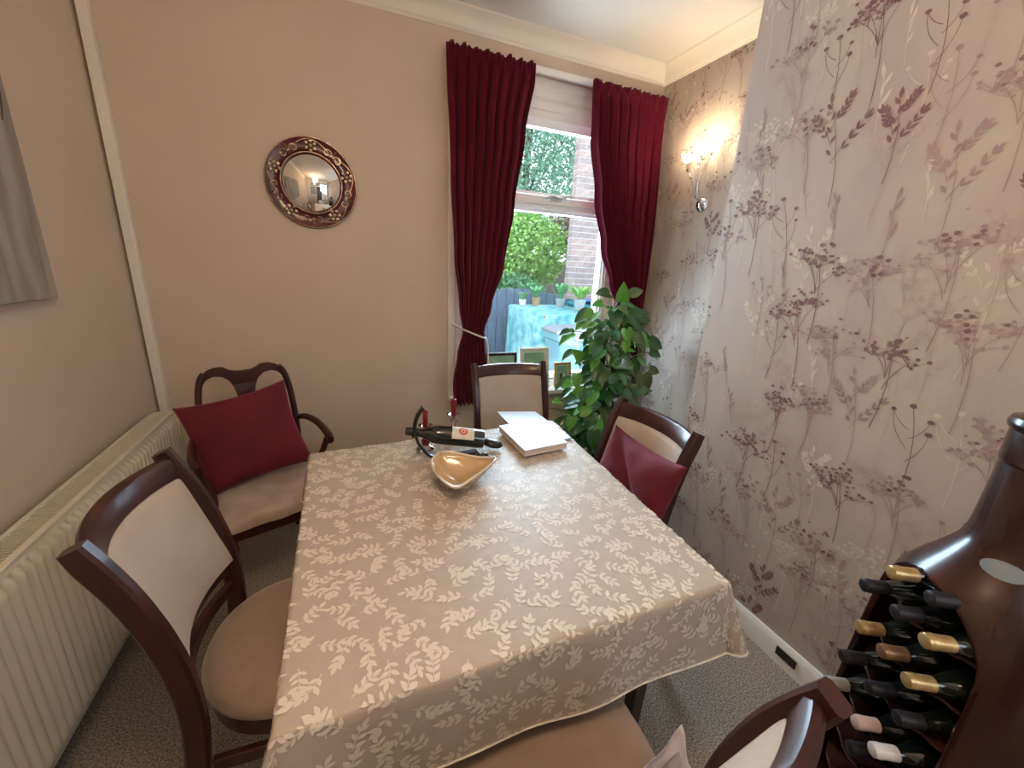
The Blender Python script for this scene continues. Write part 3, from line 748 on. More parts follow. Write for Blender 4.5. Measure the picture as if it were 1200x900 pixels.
# ---------------------------------------------------------------- objects on the table
bk = thing('book', 'thick white book lying on the blue folder at the far right of the table', 'book', (.724, 1.460, .7775), R(0))
P4 = [V((.624, 1.312, 0)), V((.830, 1.335, 0)), V((.824, 1.610, 0)), V((.615, 1.582, 0))]
P4 = [p-V((.724, 1.46, 0)) for p in P4]
q = MB(); q.sweep([[p*.985+V((0, 0, z)) for p in P4] for z in (.003, .023)]); q.obj('page_block', 'pages', bk)
q = MB(); q.sweep([[p+V((0, 0, z)) for p in P4] for z in (0, .003)]); q.sweep([[p+V((0, 0, z)) for p in P4] for z in (.023, .026)]); q.box((-.1, -.01, .001), (-.1, -.01, .002))
q.obj('cover', 'paper', bk, bevel=.001)
fo = MB(); F4 = [V((.735, 1.45, 0)), V((.955, 1.47, 0)), V((.885, 1.82, 0)), V((.695, 1.80, 0))]
fo.sweep([[p+V((0, 0, z)) for p in F4] for z in (.7785, .7915)]) if 0 else None
# folder lies beyond the book, partly past the table edge
F4 = [V((.690, 1.40, 0)), V((.905, 1.425, 0)), V((.890, 1.775, 0)), V((.695, 1.825, 0))]
fo.sweep([[p+V((0, 0, z)) for p in F4] for z in (.7670, .7760)])
tag(fo.obj('folder', 'folder', bevel=.001), 'pale blue card folder under the white book, jutting past the far table edge', 'folder')

# bottle mesh (z axis, base at 0)
BP = [(.0001, .004), (.028, .001), (.0355, .004), (.0365, .012), (.0365, .178), (.0345, .197), (.028, .215), (.020, .232), (.0155, .250), (.0142, .262), (.0142, .285)]
FP = [(.0146, .232), (.0150, .250), (.0149, .283), (.0158, .2835), (.0158, .292), (.0150, .2935), (.0148, .300), (.0120, .3015), (.0001, .3015)]
def bottle(label, M, foil, group=None, lab=False):
    t = thing('wine_bottle', label, 'bottle', group=group); t.matrix_world = M
    q = MB(); q.lathe(BP, 24); q.obj('glass_body', 'bottle', t, ang=50)
    q = MB(); q.lathe([(.0152, .228), (.0155, .250), (.0152, .283), (.0162, .2835), (.0162, .292), (.0155, .2935), (.0152, .300), (.012, .3025), (.0001, .3025)], 20); q.obj('foil_cap', foil, t, ang=40)
    return t
# horizontal bottle in a black holder
bd = V((-.955, .20, .14)).normalized()
def frameZ(origin, z, roll=0):
    z = V(z).normalized(); x = V((0, 0, 1)).cross(z).normalized(); y = z.cross(x)
    if roll: x, y = x*cos(roll)+y*sin(roll), y*cos(roll)-x*sin(roll)
    m = M4((x, y, z)).transposed().to_4x4(); m.translation = V(origin); return m
MBt = frameZ((.478, 1.385, .8385), bd)
t = bottle('dark wine bottle lying in the black holder on the table, cream label upward', MBt, 'blackfoil')
q = MB()   # label patch on upper side facing viewer
def labP(u, v):
    up = (MBt.to_3x3().inverted() @ V((0, -.45, 1))).normalized(); a0 = atan2(up.y, up.x); a = a0+(v-.5)*2.0
    return (.0371*cos(a), .0371*sin(a), .045+.085*u)
q.grid(6, 16, labP); labo = q.obj('label', 'hem', t, ang=180)
q = MB()
def disc(r0, r1, zc, mi):
    up = (MBt.to_3x3().inverted() @ V((0, -.45, 1))).normalized(); a0 = atan2(up.y, up.x)-.1; vs = []; n = 20
    for k in range(n):
        for r in (r0, r1):
            b = 2*pi*k/n; vs.append((.0375*cos(a0+r*cos(b)/.0375), .0375*sin(a0+r*cos(b)/.0375), zc+r*sin(b)))
    q.add(vs, [(2*k, 2*((k+1) % n), 2*((k+1) % n)+1, 2*k+1) for k in range(n)])
disc(.010, .017, .088, 0); disc(.001, .006, .088, 0)
MT['emblem'] = mat('orange_red_print', (.62, .10, .04), .5)
q.obj('label_emblem', 'emblem', labo)
hd = thing('bottle_holder', 'black curved bottle holder with ring, small wheels and smooth oval foot', 'bottle holder', (0, 0, 0))
q = MB()
pts = spline([(.250, 1.43, .978), (.228, 1.43, .945), (.217, 1.43, .90), (.222, 1.425, .855), (.245, 1.42, .81), (.285, 1.41, .779), (.36, 1.41, .774), (.46, 1.42, .774)], 6)
rings = []
for i, p in enumerate(pts):
    tn = (pts[min(i+1, len(pts)-1)]-pts[max(i-1, 0)]).normalized(); nn = tn.cross(V((0, 1, 0))).normalized(); bb_ = V((0, 1, 0))
    w_ = .016; h = .006
    rings.append([p+bb_*a*w_+nn*b*h for a, b in ((-1, -.6), (-.6, -1), (.6, -1), (1, -.6), (1, .6), (.6, 1), (-.6, 1), (-1, .6))])
q.sweep(rings); q.obj('curved_strap', 'black', hd, ang=60)
q = MB(); c = MBt @ V((0, 0, .272)); zx = MBt.to_3x3()
q.tube([c+zx @ V((.020*cos(2*pi*k/24), .020*sin(2*pi*k/24), 0)) for k in range(25)], .005, 8); q.obj('neck_ring', 'black', hd)
q = MB()
vs = []
for i in range(13):
    for j in range(20):
        th_ = pi*i/12; a = 2*pi*j/20; p = V((.046*cos(th_), .030*sin(th_)*cos(a), .018*sin(th_)*sin(a)))
        p = M4.Rotation(R(10), 3, 'Y') @ (M4.Rotation(R(-28), 3, 'Z') @ p); vs.append(p+V((.530, 1.435, .793)))
q.add(vs, [(i*20+j, i*20+(j+1) % 20, (i+1)*20+(j+1) % 20, (i+1)*20+j) for i in range(12) for j in range(20)]); q.obj('oval_foot', 'black', hd, ang=180)
for x, y, r in ((.440, 1.355, .017), (.468, 1.345, .017), (.405, 1.360, .013)):
    q = MB(); q.lathe([(.004, -.006), (r-.003, -.006), (r, -.003), (r, .003), (r-.003, .006), (.004, .006)], 20, c=(x, y, .7665+r), ax=AX)
    q.lathe([(.0001, -.008), (.005, -.008), (.005, .008), (.0001, .008)], 12, c=(x, y, .7665+r), ax=AX); q.obj('wheel', 'black', hd)
q = MB(); q.tube([(.33, 1.405, .7735), (.38, 1.36, .780), (.46, 1.35, .784), (.52, 1.345, .774)], [.004, .006, .006, .004], 8); q.obj('axle_bar', 'black', hd)

# candle holders
def candle(x, y, zt, label, r=.0105):
    t = thing('candlestick', label, 'candle holder', (x, y, .766), group=None)
    q = MB(); h = zt-.766-.075
    q.lathe([(.0001, 0), (.034, 0), (.036, .004), (.028, .010), (.012, .018), (.009, .03), (.015, .040), (.009, .050), (.008, h-.03), (.014, h-.022), (.010, h-.014), (.016, h-.004), (.027, h+.006), (.029, h+.009), (.024, h+.009), (.014, h+.002), (.013, h-.008), (.0001, h-.008)], 24)
    q.obj('glass_stand', 'crystal', t, ang=40)
    q = MB(); q.lathe([(.0001, h-.006), (r*.9, h-.006), (r, h+.02), (r*.95, h+.072), (r*.6, h+.075), (.0001, h+.0755)], 18); q.obj('candle', 'redwax', t, ang=50)
    q = MB(); q.lathe([(.0001, .02), (.016, .022), (.018, .035), (.012, .046), (.0001, .047)], 16); q.obj('red_glass_knop', 'redwax', t)
    return t
candle(.273, 1.515, .935, 'glass candlestick with a red candle, behind the bottle neck', .0105)
candle(.400, 1.560, .955, 'taller glass candlestick with a red candle, behind the bottle label', .011)

# amber bowl
bw = thing('glass_bowl', 'amber glass dish with pinched teardrop rim in front of the bottle', 'bowl', (.343, 1.205, .766))
RIM = [p*.93 for p in spline([(-.060, .125), (.00, .110), (.070, .072), (.130, .038), (.135, .006), (.085, -.035), (.005, -.090), (-.050, -.130), (-.085, -.120), (-.100, -.06), (-.105, .01), (-.095, .08), (-.060, .125)] and [V((a, b, 0)) for a, b in [(-.058, .128), (.00, .108), (.070, .072), (.130, .040), (.128, .004), (.075, -.045), (.005, -.088), (-.055, -.128), (-.088, -.110), (-.102, -.05), (-.105, .02), (-.095, .09), (-.058, .128)]], 5)[:-1]]
def bowl(off, name, m, z0=0.):
    q = MB(); n = len(RIM); rings = []
    for k, (s_, z) in enumerate(((.0, .007), (.16, .007), (.30, .010), (.50, .019), (.72, .036), (.88, .052), (1.0, .066))):
        ring = []
        for i, p in enumerate(RIM):
            zz = z*(1+.10*sin(3*2*pi*i/n+1)*s_) if s_ > 0 else z; kk = s_+off*s_
            if s_ <= .3: c_ = V((.036*cos(atan2(p.y, p.x)), .030*sin(atan2(p.y, p.x)), 0))*(s_/.3 if s_ else .01); ring.append((c_.x, c_.y, zz+z0))
            else:
                w2 = (s_-.3)/.7; c_ = V((.036*cos(atan2(p.y, p.x)), .030*sin(atan2(p.y, p.x)), 0)).lerp(p, w2**.8); ring.append((c_.x*(1+off), c_.y*(1+off), zz+z0))
        rings.append(ring)
    q.sweep(rings); q.f = q.f[:-1]; q.m = q.m[:-1]; return q.obj(name, m, bw, ang=180, solid=.003)
bowl(0, 'amber_dish', 'amber')
q = MB(); n = len(RIM); q.tube([(p.x, p.y, .066*(1+.10*sin(3*2*pi*i/n+1))+.001) for i, p in enumerate(RIM)]+[(RIM[0].x, RIM[0].y, .066*(1+.1*sin(1))+.001)], .0042, 8); q.obj('clear_rim', 'clearrim', bw, ang=180)
q = MB(); q.lathe([(.0001, .0), (.036, 0), (.038, .004), (.034, .009), (.0001, .009)], 24); q.obj('foot', 'amber', bw)

# ---------------------------------------------------------------- photo frames on the sill
def photo(x, y, w_, h, fw, m, label, rz=0, tilt=12, cols=('foliage2', 'pinkfoil', 'paper', 'darkpanel'), mount=.0, land=False):
    t = thing('photo_frame', label, 'photo frame', (x, y, .6425), R(rz)); 
    Rt = M4.Rotation(R(-tilt), 4, 'X')
    def tr(q): q.v = [tuple(Rt @ V(p)) for p in q.v]; return q
    q = MB()
    o_ = [(-w_/2, 0), (w_/2, 0), (w_/2, h), (-w_/2, h)]; i_ = [(-w_/2+fw, fw), (w_/2-fw, fw), (w_/2-fw, h-fw), (-w_/2+fw, h-fw)]
    rings = [[(a, .008, b), (a, -.006, b), (lerp(a, c, .4), -.011, lerp(b, d, .4)), (c, -.004, d), (c, .008, d)] for (a, b), (c, d) in zip(o_, i_)]
    q.sweep(rings, closed=True); tr(q).obj('frame', m, t, ang=30)
    q = MB(); q.box((-w_/2+fw*.9, .002, fw*.9), (w_/2-fw*.9, .006, h-fw*.9)); tr(q).obj('backing', cols[2], t)
    # printed picture: two dressed figures before trees
    iw = w_-2*fw-2*mount; ih = h-2*fw-2*mount; z0 = fw+mount
    q = MB(); q.box((-iw/2, -.0005, z0), (iw/2, .003, z0+ih)); tr(q).obj('picture_ground', cols[0], t)
    q = MB(); q.box((-iw/2, -.0012, z0), (iw/2, .0, z0+ih*.38)); tr(q).obj('picture_foreground', cols[1], t)
    for sx, mm, sc2 in ((-.14, cols[3], 1), (.14, cols[2], .93)):
        q = MB(); hh = ih*.72*sc2; cx = sx*iw; ww = iw*.13
        body = [(cx-ww*1.2, z0+.002), (cx+ww*1.2, z0+.002), (cx+ww, z0+hh*.6), (cx+ww*.7, z0+hh*.8), (cx-ww*.7, z0+hh*.8), (cx-ww, z0+hh*.6)]
        q.sweep([[(a, y_, b) for a, b in body] for y_ in (-.0022, 0)]); tr(q).obj('picture_figure', mm, t)
        q = MB(); hd_ = [(cx+ww*.5*cos(2*pi*k/10), z0+hh*.9+ww*.6*sin(2*pi*k/10)) for k in range(10)]
        q.sweep([[(a, y_, b) for a, b in hd_] for y_ in (-.0022, 0)]); tr(q).obj('picture_head', 'pinkfoil', t)
    q = MB(); q.box((-.015, .0, 0), (.015, .004, h*.75)); r2 = M4.Rotation(R(14), 4, 'X'); q.v = [tuple(r2 @ V(p)+V((0, .004, .0))) for p in q.v]
    if 0: q.obj('easel_strut', m, t)
    return t
photo(1.005, 2.555, .235, .270, .020, 'mahog', 'dark wood photo frame on the sill behind the far chair', 0, 10, mount=.0)
photo(1.262, 2.555, .235, .300, .026, 'hem', 'large cream portrait photo frame on the window sill, of a couple', 0, 10, mount=.012)
photo(1.490, 2.545, .145, .185, .018, 'gold', 'small gold photo frame on the window sill beside the plant', 0, 10, cols=('foliage2', 'greypot', 'paper', 'darkpanel'), mount=.010)

# ---------------------------------------------------------------- wall light
sl = thing('wall_light', 'chrome wall light with two stems and glowing crystal flowers on the recess wall', 'wall lamp', (XR, 2.05, 1.915))
AXm = M4.Rotation(R(-90), 3, 'Y')    # local z -> -x
q = MB(); q.lathe([(.042, 0), (.044, .006), (.038, .018), (.022, .030), (.0001, .034)], 28, ax=AXm); q.obj('back_plate', 'chrome', sl)
stems = [(-.085, .095, .255), (-.095, -.025, .275)]
for k, (dx, dy, dz) in enumerate(stems):
    q = MB(); q.tube(spline([(-.02, 0, .01), (-.06, dy*.2, .05), (-.075, dy*.5, .14), (dx, dy, dz-.035)], 6), [.0026]*18+[.003], 8); q.obj('stem', 'chrome', sl)
for k in range(7):
    a = k*.9; e = (-.07-.05*cos(a), .11*sin(a)*.8+.02, .22+.03*cos(a*1.7)+.02*k/3)
    q = MB(); q.tube(spline([(-.05, 0, .03), (-.07, e[1]*.3, .12), e], 5), .0014, 6)
    q.obj('wire_branch', 'chrome', sl)
    q = MB(); q.lathe([(.0001, -.010), (.007, -.006), (.010, .0), (.007, .006), (.0001, .010)], 8, c=e); q.obj('crystal_bead', 'crystal', sl, smooth=False)
for k, (dx, dy, dz) in enumerate(stems):
    q = MB(); q.lathe([(.006, -.035), (.009, -.03), (.010, -.012), (.007, -.01)], 14, c=(dx, dy, dz)); q.obj('lamp_holder', 'chrome', sl)
    q = MB(); q.lathe([(.006, -.012), (.012, .0), (.014, .012), (.009, .026), (.0001, .032)], 16, c=(dx, dy, dz)); q.obj('bulb', 'bulb', sl, ang=180)
    for j in range(6):
        a = 2*pi*j/6; q = MB()
        q.grid(4, 5, lambda u, v: (dx+(.008+.042*v-.012*v*v)*cos(a+(u-.5)*.9*sin(pi*min(v+.15, 1)*.93)), dy+(.008+.042*v-.012*v*v)*sin(a+(u-.5)*.9*sin(pi*min(v+.15, 1)*.93)), dz-.018+.055*v**1.5))
        q.obj('petal', 'litglass', sl, solid=.0015)
    lamp('wall_light_glow', 'POINT', (XR+dx-.01, 2.05+dy, 1.915+dz+.012), 9.5, (1, .76, .48), .02)

# chandelier above and behind the camera (seen in the mirror)
cd_ = thing('ceiling_light', 'chrome ceiling lamp with five frosted globes, seen only in the round mirror', 'ceiling lamp', (.05, .15, ZC))
q = MB(); q.lathe([(.0001, 0), (.055, 0), (.05, -.025), (.012, -.035), (.010, -.30), (.0001, -.30)], 20); q.obj('rose_and_rod', 'chrome', cd_)
for k in range(5):
    a = 2*pi*k/5; q = MB(); q.tube(spline([(0, 0, -.28), (.10*cos(a), .10*sin(a), -.32), (.20*cos(a), .20*sin(a), -.24)], 5), .006, 8); q.obj('arm', 'chrome', cd_)
    q = MB(); q.lathe([(.015, -.24), (.035, -.215), (.042, -.185), (.032, -.15), (.0001, -.14)], 16, c=(.20*cos(a), .20*sin(a), 0)); q.obj('globe', 'bulb2', cd_, ang=180)

# ---------------------------------------------------------------- bottle-shaped wine rack
RC = V((1.262, .256, 0)); nA = R(150); 
rk = thing('wine_rack', 'large bottle-shaped mahogany wine rack full of bottles by the papered wall', 'wine rack', RC, nA)
# local x = facing direction of the bottle necks, z up
RP = [(0, .172), (.03, .178), (.4, .178), (.60, .172), (.74, .165), (.80, .158), (.86, .140), (.90, .118), (.935, .094), (.965, .076), (.99, .066), (1.02, .062), (1.12, .0595), (1.215, .0585)]
def rprof(z): return interp(RP, z)*.6+.2*(interp(RP, z-.012)+interp(RP, z+.012))
HA = R(52)
def arch(th_):
    t = min(1, abs(th_)/HA); return .735+.150*sqrt(max(0, 1-t**2.4))
q = MB(); NA = 72; NZ = 40; NB = 60; ZT = 1.215
def col_(th_, zs): return [(rprof(z)*cos(th_), rprof(z)*sin(th_), z) for z in zs]
vs = []; 
for k in range(NA+1):
    th_ = -HA+2*HA*k/NA; vs += col_(th_, [lerp(arch(th_), ZT, j/NZ) for j in range(NZ+1)])
W = NZ+1; q.add(vs, [(i*W+j, (i+1)*W+j, (i+1)*W+j+1, i*W+j+1) for i in range(NA) for j in range(NZ)])
zb = [arch(HA)*j/20 for j in range(20)]+[lerp(arch(HA), ZT, j/NZ) for j in range(NZ+1)]; vs = []
for k in range(NB+1): vs += col_(HA+(2*pi-2*HA)*k/NB, zb)
W = len(zb); q.add(vs, [(i*W+j, (i+1)*W+j, (i+1)*W+j+1, i*W+j+1) for i in range(NB) for j in range(W-1)])
o = q.obj('bottle_shell', 'mahog2', rk, solid=.014, ang=50)
bm = bmesh.new(); bm.from_mesh(o.data); bmesh.ops.remove_doubles(bm, verts=bm.verts, dist=.0005); bmesh.ops.recalc_face_normals(bm, faces=bm.faces); bm.to_mesh(o.data); bm.free()
q = MB(); q.lathe([(.0001, 1.212), (.060, 1.212), (.0595, 1.16), (.0655, 1.165), (.069, 1.175), (.069, 1.236), (.074, 1.242), (.076, 1.252), (.072, 1.262), (.055, 1.266), (.045, 1.260), (.0001, 1.258)], 40); q.obj('neck_ring', 'mahog2', rk)
q = MB(); q.lathe([(.0001, .0), (.165, .0), (.165, .10), (.0001, .10)], 40); q.obj('base', 'mahog2', rk)
# oval plaque on the shoulder, facing the room
pa = R(192)-nA
MT['plaque'] = mat('pale_plaque', (.20, .25, .30), .15, coat=.8)
for nm, s_, o_, mm in (('plaque_rim', 1.16, .009, 'mahog2'), ('oval_plaque', 1.0, .0115, 'plaque')):
    q = MB(); z0 = .972; r0 = rprof(.945); dzr = (rprof(.965)-rprof(.925))/.04
    def pq(u, v):
        a = 2*pi*u; X = .030*s_*cos(a)*v; Y = .0165*s_*sin(a)*v; th_ = pa+.02+X/.078; z = .968+Y
        r = rprof(z)+o_+.002*(1-v); return (r*cos(th_), r*sin(th_), z)
    q.grid(28, 4, pq, cu=True); q.obj(nm, mm, rk, ang=60)
# shelves inside and their wavy fronts
rows = [.360, .475, .590, .695, .805, .895]; pitch = .074
lt = V((0, 1, 0))
for k, z in enumerate([.14, .25]+rows):
    q = MB(); hw = min(.150, rprof(z)-.022)
    n = 30; rings = []
    for i in range(n+1):
        s_ = -hw+2*hw*i/n; x1 = sqrt(max(0, (rprof(z)-.016)**2-s_*s_))*.86; cz = z-.0405+.010*(abs(((s_/pitch+.75+.0) % 1)-.5)*2)**2
        rings.append([(-.10, s_, cz-.008), (x1, s_, cz-.008), (x1, s_, cz), (-.10, s_, cz)])
    q.sweep(rings); q.obj('shelf', 'mahog2', rk, ang=40)
nvec = V((cos(nA), sin(nA), 0)); tvec = V((.5, .866, 0))
WB = 'wine bottles lying in the bottle-shaped rack'
foilname = {'gold': 'gold-foil', 'blackfoil': 'black-foil', 'brownfoil': 'bronze-foil', 'whitefoil': 'bright white-foil', 'pinkfoil': 'blush-foil', 'silver': 'silver-grey-foil'}
lay = {5: [('gold', 0.0, .19), ('blackfoil', -.070, .165)],
       4: [('blackfoil', .036, .205), ('blackfoil', -.040, .19), ('gold', -.112, .185)],
       3: [('gold', .022, .195), ('brownfoil', -.042, .188), ('gold', -.110, .185)],
       2: [('blackfoil', .037, .195), ('blackfoil', -.042, .185), ('blackfoil', -.108, .17)],
       1: [('silver', .055, .195), ('pinkfoil', -.043, .185), ('whitefoil', -.103, .185)],
       0: [('blackfoil', .035, .185), ('blackfoil', -.048, .18), ('blackfoil', -.11, .17)]}
rn = {5: 'in the top row of the rack', 4: 'in the second row of the rack', 3: 'in the third row of the rack', 2: 'in the fourth row of the rack', 1: 'in the fifth row of the rack', 0: 'in the lowest visible row of the rack'}
rowz = {5: .878, 4: .807, 3: .697, 2: .587, 1: .475, 0: .395}
protoB = {}
for r in (5, 4, 3, 2, 1, 0):
    for i, (fo_, s_, out) in enumerate(lay[r]):
        tip = V((1.271, .271, rowz[r]))+tvec*s_+nvec*out; tip.z = rowz[r]
        M = frameZ(tip-nvec*.302, nvec)
        nn_ = len(lay[r]); pos = ('at the wall side ', 'in the middle ', 'at the near side ')[i if nn_ == 3 else (0, 2)[i]]
        label = foilname[fo_]+' wine bottle '+pos+rn[r]
        if fo_ not in protoB: protoB[fo_] = bottle(label, M, fo_, WB)
        else: c = copy_tree(protoB[fo_]); c.matrix_world = M; c['label'] = label

# ---------------------------------------------------------------- climbing plant
pl = thing('climbing_plant', 'tall climbing vine with heart-shaped leaves on a pole beside the window', 'plant', (1.56, 2.19, 0))
q = MB(); q.lathe([(.0001, .004), (.105, 0), (.115, .02), (.145, .25), (.150, .275), (.138, .28), (.128, .26), (.0001, .25)], 32); 
tag(q.obj('plant_pot', 'navy', loc=(1.56, 2.19, 0)), 'dark navy glazed pot on the floor under the climbing plant', 'plant pot')
q = MB(); q.tube([(0, 0, .26), (.01, .01, .8), (.0, .0, 1.12)], .026, 12); q.obj('coir_pole', 'moss', pl)
q = MB(); q.lathe([(.0001, .254), (.124, .254), (.12, .262), (.0001, .266)], 24); q.obj('soil', 'moss', pl)
def leafmesh(m, cup, seed):
    q = MB(); out = [(0, 0), (.10, -.10), (.28, -.16), (.44, -.06), (.50, .14), (.47, .38), (.36, .62), (.20, .84), (.0, 1.06)]
    vs = []; n = len(out)
    for sgn in (-1, 1):
        for (x, y) in out:
            for k in (0, .5, 1):
                X = x*k*.80*sgn; z = cup*abs(X)**1.3-.16*y*y-.05*abs(X)*sin(y*5+seed)
                vs.append((X, y if k == 1 else lerp(max(0, y*.98), y, k), z))
    fs = []
    for s_ in (0, 1):
        b = s_*n*3
        for i in range(n-1):
            for k in (0, 1): fs.append((b+i*3+k, b+(i+1)*3+k, b+(i+1)*3+k+1, b+i*3+k+1))
    q.add(vs, fs); me = q.data('leaf', m, ang=180)
    bm = bmesh.new(); bm.from_mesh(me); bmesh.ops.remove_doubles(bm, verts=bm.verts, dist=.002); bm.to_mesh(me); bm.free(); return me
LM = [leafmesh('leafA', .45, 0), leafmesh('leafB', .35, 1), leafmesh('leafC', .55, 2)]
stems_ = MB(); O = V((1.56, 2.19, 0))
def add_leaf(p, size, kind, d, nrm, stem=True):
    o = bpy.data.objects.new('leaf', LM[kind]); col.objects.link(o); o.parent = pl
    y = V(d).normalized(); z = V(nrm); z = (z-y*z.dot(y)).normalized(); x = y.cross(z)
    m = M4((x, y, z)).transposed().to_4x4() @ M4.Scale(size, 4); m.translation = V(p)-O; o.matrix_local = m
    if stem:
        a = V(p)-O; b = V((a.x*.15+rnd.uniform(-.03, .03), a.y*.15+rnd.uniform(-.03, .03), max(.28, a.z-rnd.uniform(.08, .22))))
        stems_.tube(spline([b, a*.55+b*.45+V((0, 0, .03)), a], 3), .0028, 5)
rnd = random.Random(17)
# prominent leaves: world position (x, y, z), size, kind, tip direction, facing
tome = V((-.62, -.75, .25))
big = [  # x, z, y, size, kind, dirx, dirz
 (1.54, 1.36, 2.16, .125, 1, -1, .1), (1.60, 1.33, 2.10, .12, 0, -.2, .9), (1.66, 1.28, 2.14, .10, 0, .2, -.9), (1.70, 1.20, 2.12, .155, 1, 1, .1),
 (1.74, 1.36, 2.2, .10, 2, 1, .4), (1.42, 1.19, 2.12, .105, 0, -.9, -.3), (1.46, 1.20, 2.18, .09, 1, -.8, -.2), (1.42, 1.10, 2.16, .09, 1, -.9, -.1),
 (1.44, 1.02, 2.15, .085, 1, -.9, -.3), (1.33, .96, 2.08, .125, 0, -.5, .5), (1.33, .86, 2.1, .10, 0, -.1, -.9), (1.30, .81, 2.12, .09, 0, -.8, -.2),
 (1.27, .615, 2.02, .10, 0, -.3, -.8), (1.33, .64, 2.02, .10, 0, .7, .3), (1.22, .70, 2.1, .07, 0, -.9, .1), (1.14, .66, 2.1, .06, 0, -.9, .1),
 (1.32, .74, 2.08, .085, 0, .3, .6), (1.60, 1.16, 2.02, .10, 0, .1, -.9), (1.67, 1.12, 2.04, .12, 2, .7, -.4), (1.62, 1.08, 2.03, .08, 0, -.2, -.9),
 (1.80, 1.10, 2.14, .11, 1, .9, -.2), (1.88, 1.06, 2.12, .13, 1, .9, -.4), (1.90, .99, 2.12, .10, 1, .8, -.3), (1.78, .86, 2.02, .15, 2, .1, -1),
 (1.90, .87, 2.10, .09, 2, .9, -.3), (1.82, .77, 2.05, .08, 2, .4, -.8), (1.55, .70, 1.98, .085, 1, .6, .1), (1.60, .62, 2.0, .16, 1, .2, -.9),
 (1.44, .70, 2.02, .10, 1, -.5, -.4), (1.42, .52, 1.98, .13, 1, -.2, -.8), (1.50, .44, 1.98, .10, 1, .4, -.7), (1.50, .85, 2.0, .09, 1, .8, .2),
 (1.38, .77, 2.05, .09, 1, -.7, -.5), (1.52, 1.03, 2.02, .11, 1, -.4, -.7), (1.56, .95, 2.0, .08, 1, .5, .2), (1.70, .95, 2.05, .10, 1, .5, -.7)]
for (x, z, y, s_, k, dx, dz) in big:
    add_leaf((x, y, z), s_*.88, k, (dx, -.25, dz), (tome.x+rnd.uniform(-.3, .3), tome.y, tome.z+rnd.uniform(0, .5)))
for i in range(240):
    z = rnd.uniform(.33, 1.30); a = rnd.uniform(-pi*1.05, pi*.2); rr_ = rnd.uniform(.04, .23)*(1.0 if .5 < z < 1.12 else .75)
    p = (1.56+rr_*cos(a)*1.15, 2.19+rr_*sin(a)*.9, z)
    k = rnd.choice((1, 1, 1, 0, 0, 2)); add_leaf(p, rnd.uniform(.07, .12), k, (cos(a), sin(a)*.6, rnd.uniform(-1, .2)), (cos(a)*.6-.3, sin(a)*.6-.4, rnd.uniform(.2, 1)), i % 2 == 0)
for k in range(9):
    a = k*.8; pts = [V((.05*cos(a+j*.5)*(1+.4*(j % 2)), .05*sin(a+j*.5), .26+j*.13)) for j in range(8)]; stems_.tube(spline(pts, 3), .0035, 5)
stems_.tube(spline([(-.1, -.16, .92), (.02, -.19, .84), (.12, -.16, .76)], 4), .0035, 5)
stems_.obj('vine_stem', 'stem', pl, kind='stuff')

# ---------------------------------------------------------------- folded paper bag at the bottom edge
q = MB()
q.add([(.33, .235, .70), (.435, .335, .50), (.50, .255, .70), (.455, .23, .705), (.40, .20, .70), (.37, .27, .50)], [(0, 3, 4), (0, 1, 3), (1, 2, 3), (0, 5, 1)]) if 0 else None
bag = thing('paper_bag', 'crumpled pale lilac paper bag standing on the near dining chair', 'bag', (.462, .335, .500))
MT['lilac'] = mat('pale_lilac_paper', (.80, .76, .82), .5, bump=.1, bsc=30)
q = MB()
def bagP(u, v):
    a = 2*pi*u; n = 4.; r = (abs(cos(a))**n+abs(sin(a))**n)**(-1/n); t = v
    x = r*cos(a)*.070*(1+.10*t); y = r*sin(a)*.032*(1+.25*t*sin(2*a)); z = t*(.130+.072*exp(-((a-.7)/.24)**2))+.006*sin(5*a+3)*t*(1-t)
    return (x+.006*N.noise(V((u*9, v*5, 1))), y+.010*N.noise(V((u*9, v*5, 7))), z)
q.grid(44, 14, bagP, cu=True); q.obj('bag_body', 'lilac', bag, solid=.0008, ang=40)
bx('bag_bottom', (-.066, -.028, .0), (.066, .028, .003), 'lilac', bag)
q = MB(); q.tube(spline([(-.03, -.030, .10), (-.025, -.038, .155), (.01, -.042, .170), (.035, -.040, .15), (.038, -.034, .10)], 6), .0022, 8); q.obj('bag_handle', 'paper', bag)

# ---------------------------------------------------------------- garden outside
g = bx('floor_outside', (-3, 2.86, -.30), (16, 24, -.12), 'paving', kind=S)
g.name = 'floor'
# brick wall of the neighbouring house, courses laid brick by brick
bwall = bpy.data.objects.new('wall_neighbour', None); col.objects.link(bwall); bwall.location = (2.87, 5.0, -.12); bwall['kind'] = S
bx('mortar_bed', (.008, .008, 0), (3.2, .10, 4.6), 'mortar', bwall)
bm_ = {}
for m in ('brick', 'brick2'):
    q = MB(); q.box((0, 0, 0), (.212, .105, .063)); bm_[m] = q.data('brick', m, False)
    q = MB(); q.box((0, 0, 0), (.100, .105, .063)); bm_[m+'h'] = q.data('brick', m, False)
rb = random.Random(4); cnt = 0
for r in range(9, 47):
    x = 0; z = r*.075
    if r % 2: x = 0
    first = True
    while x < 1.5 and cnt < 298:
        half = first and r % 2
        m = 'brick' if rb.random() < .6 else 'brick2'
        o = bpy.data.objects.new('brick', bm_[m+('h' if half else '')]); col.objects.link(o); o.parent = bwall
        o.location = (x, rb.uniform(-.002, .002), z); cnt += 1
        x += .112 if half else .224; first = False
q = MB()
for r in range(0, 61):
    x = 0 if r < 9 or r > 46 else (1.5 if r % 2 == 0 else 1.5)
    x = math.ceil(x/.224)*.224+(.112 if (r % 2 and x > 0) else 0)
    while x < 3.1: q.box((x, 0, r*.075), (x+.212, .03, r*.075+.063)); x += .224
q.obj('far_bricks', 'brick', bwall, kind='stuff', smooth=False)
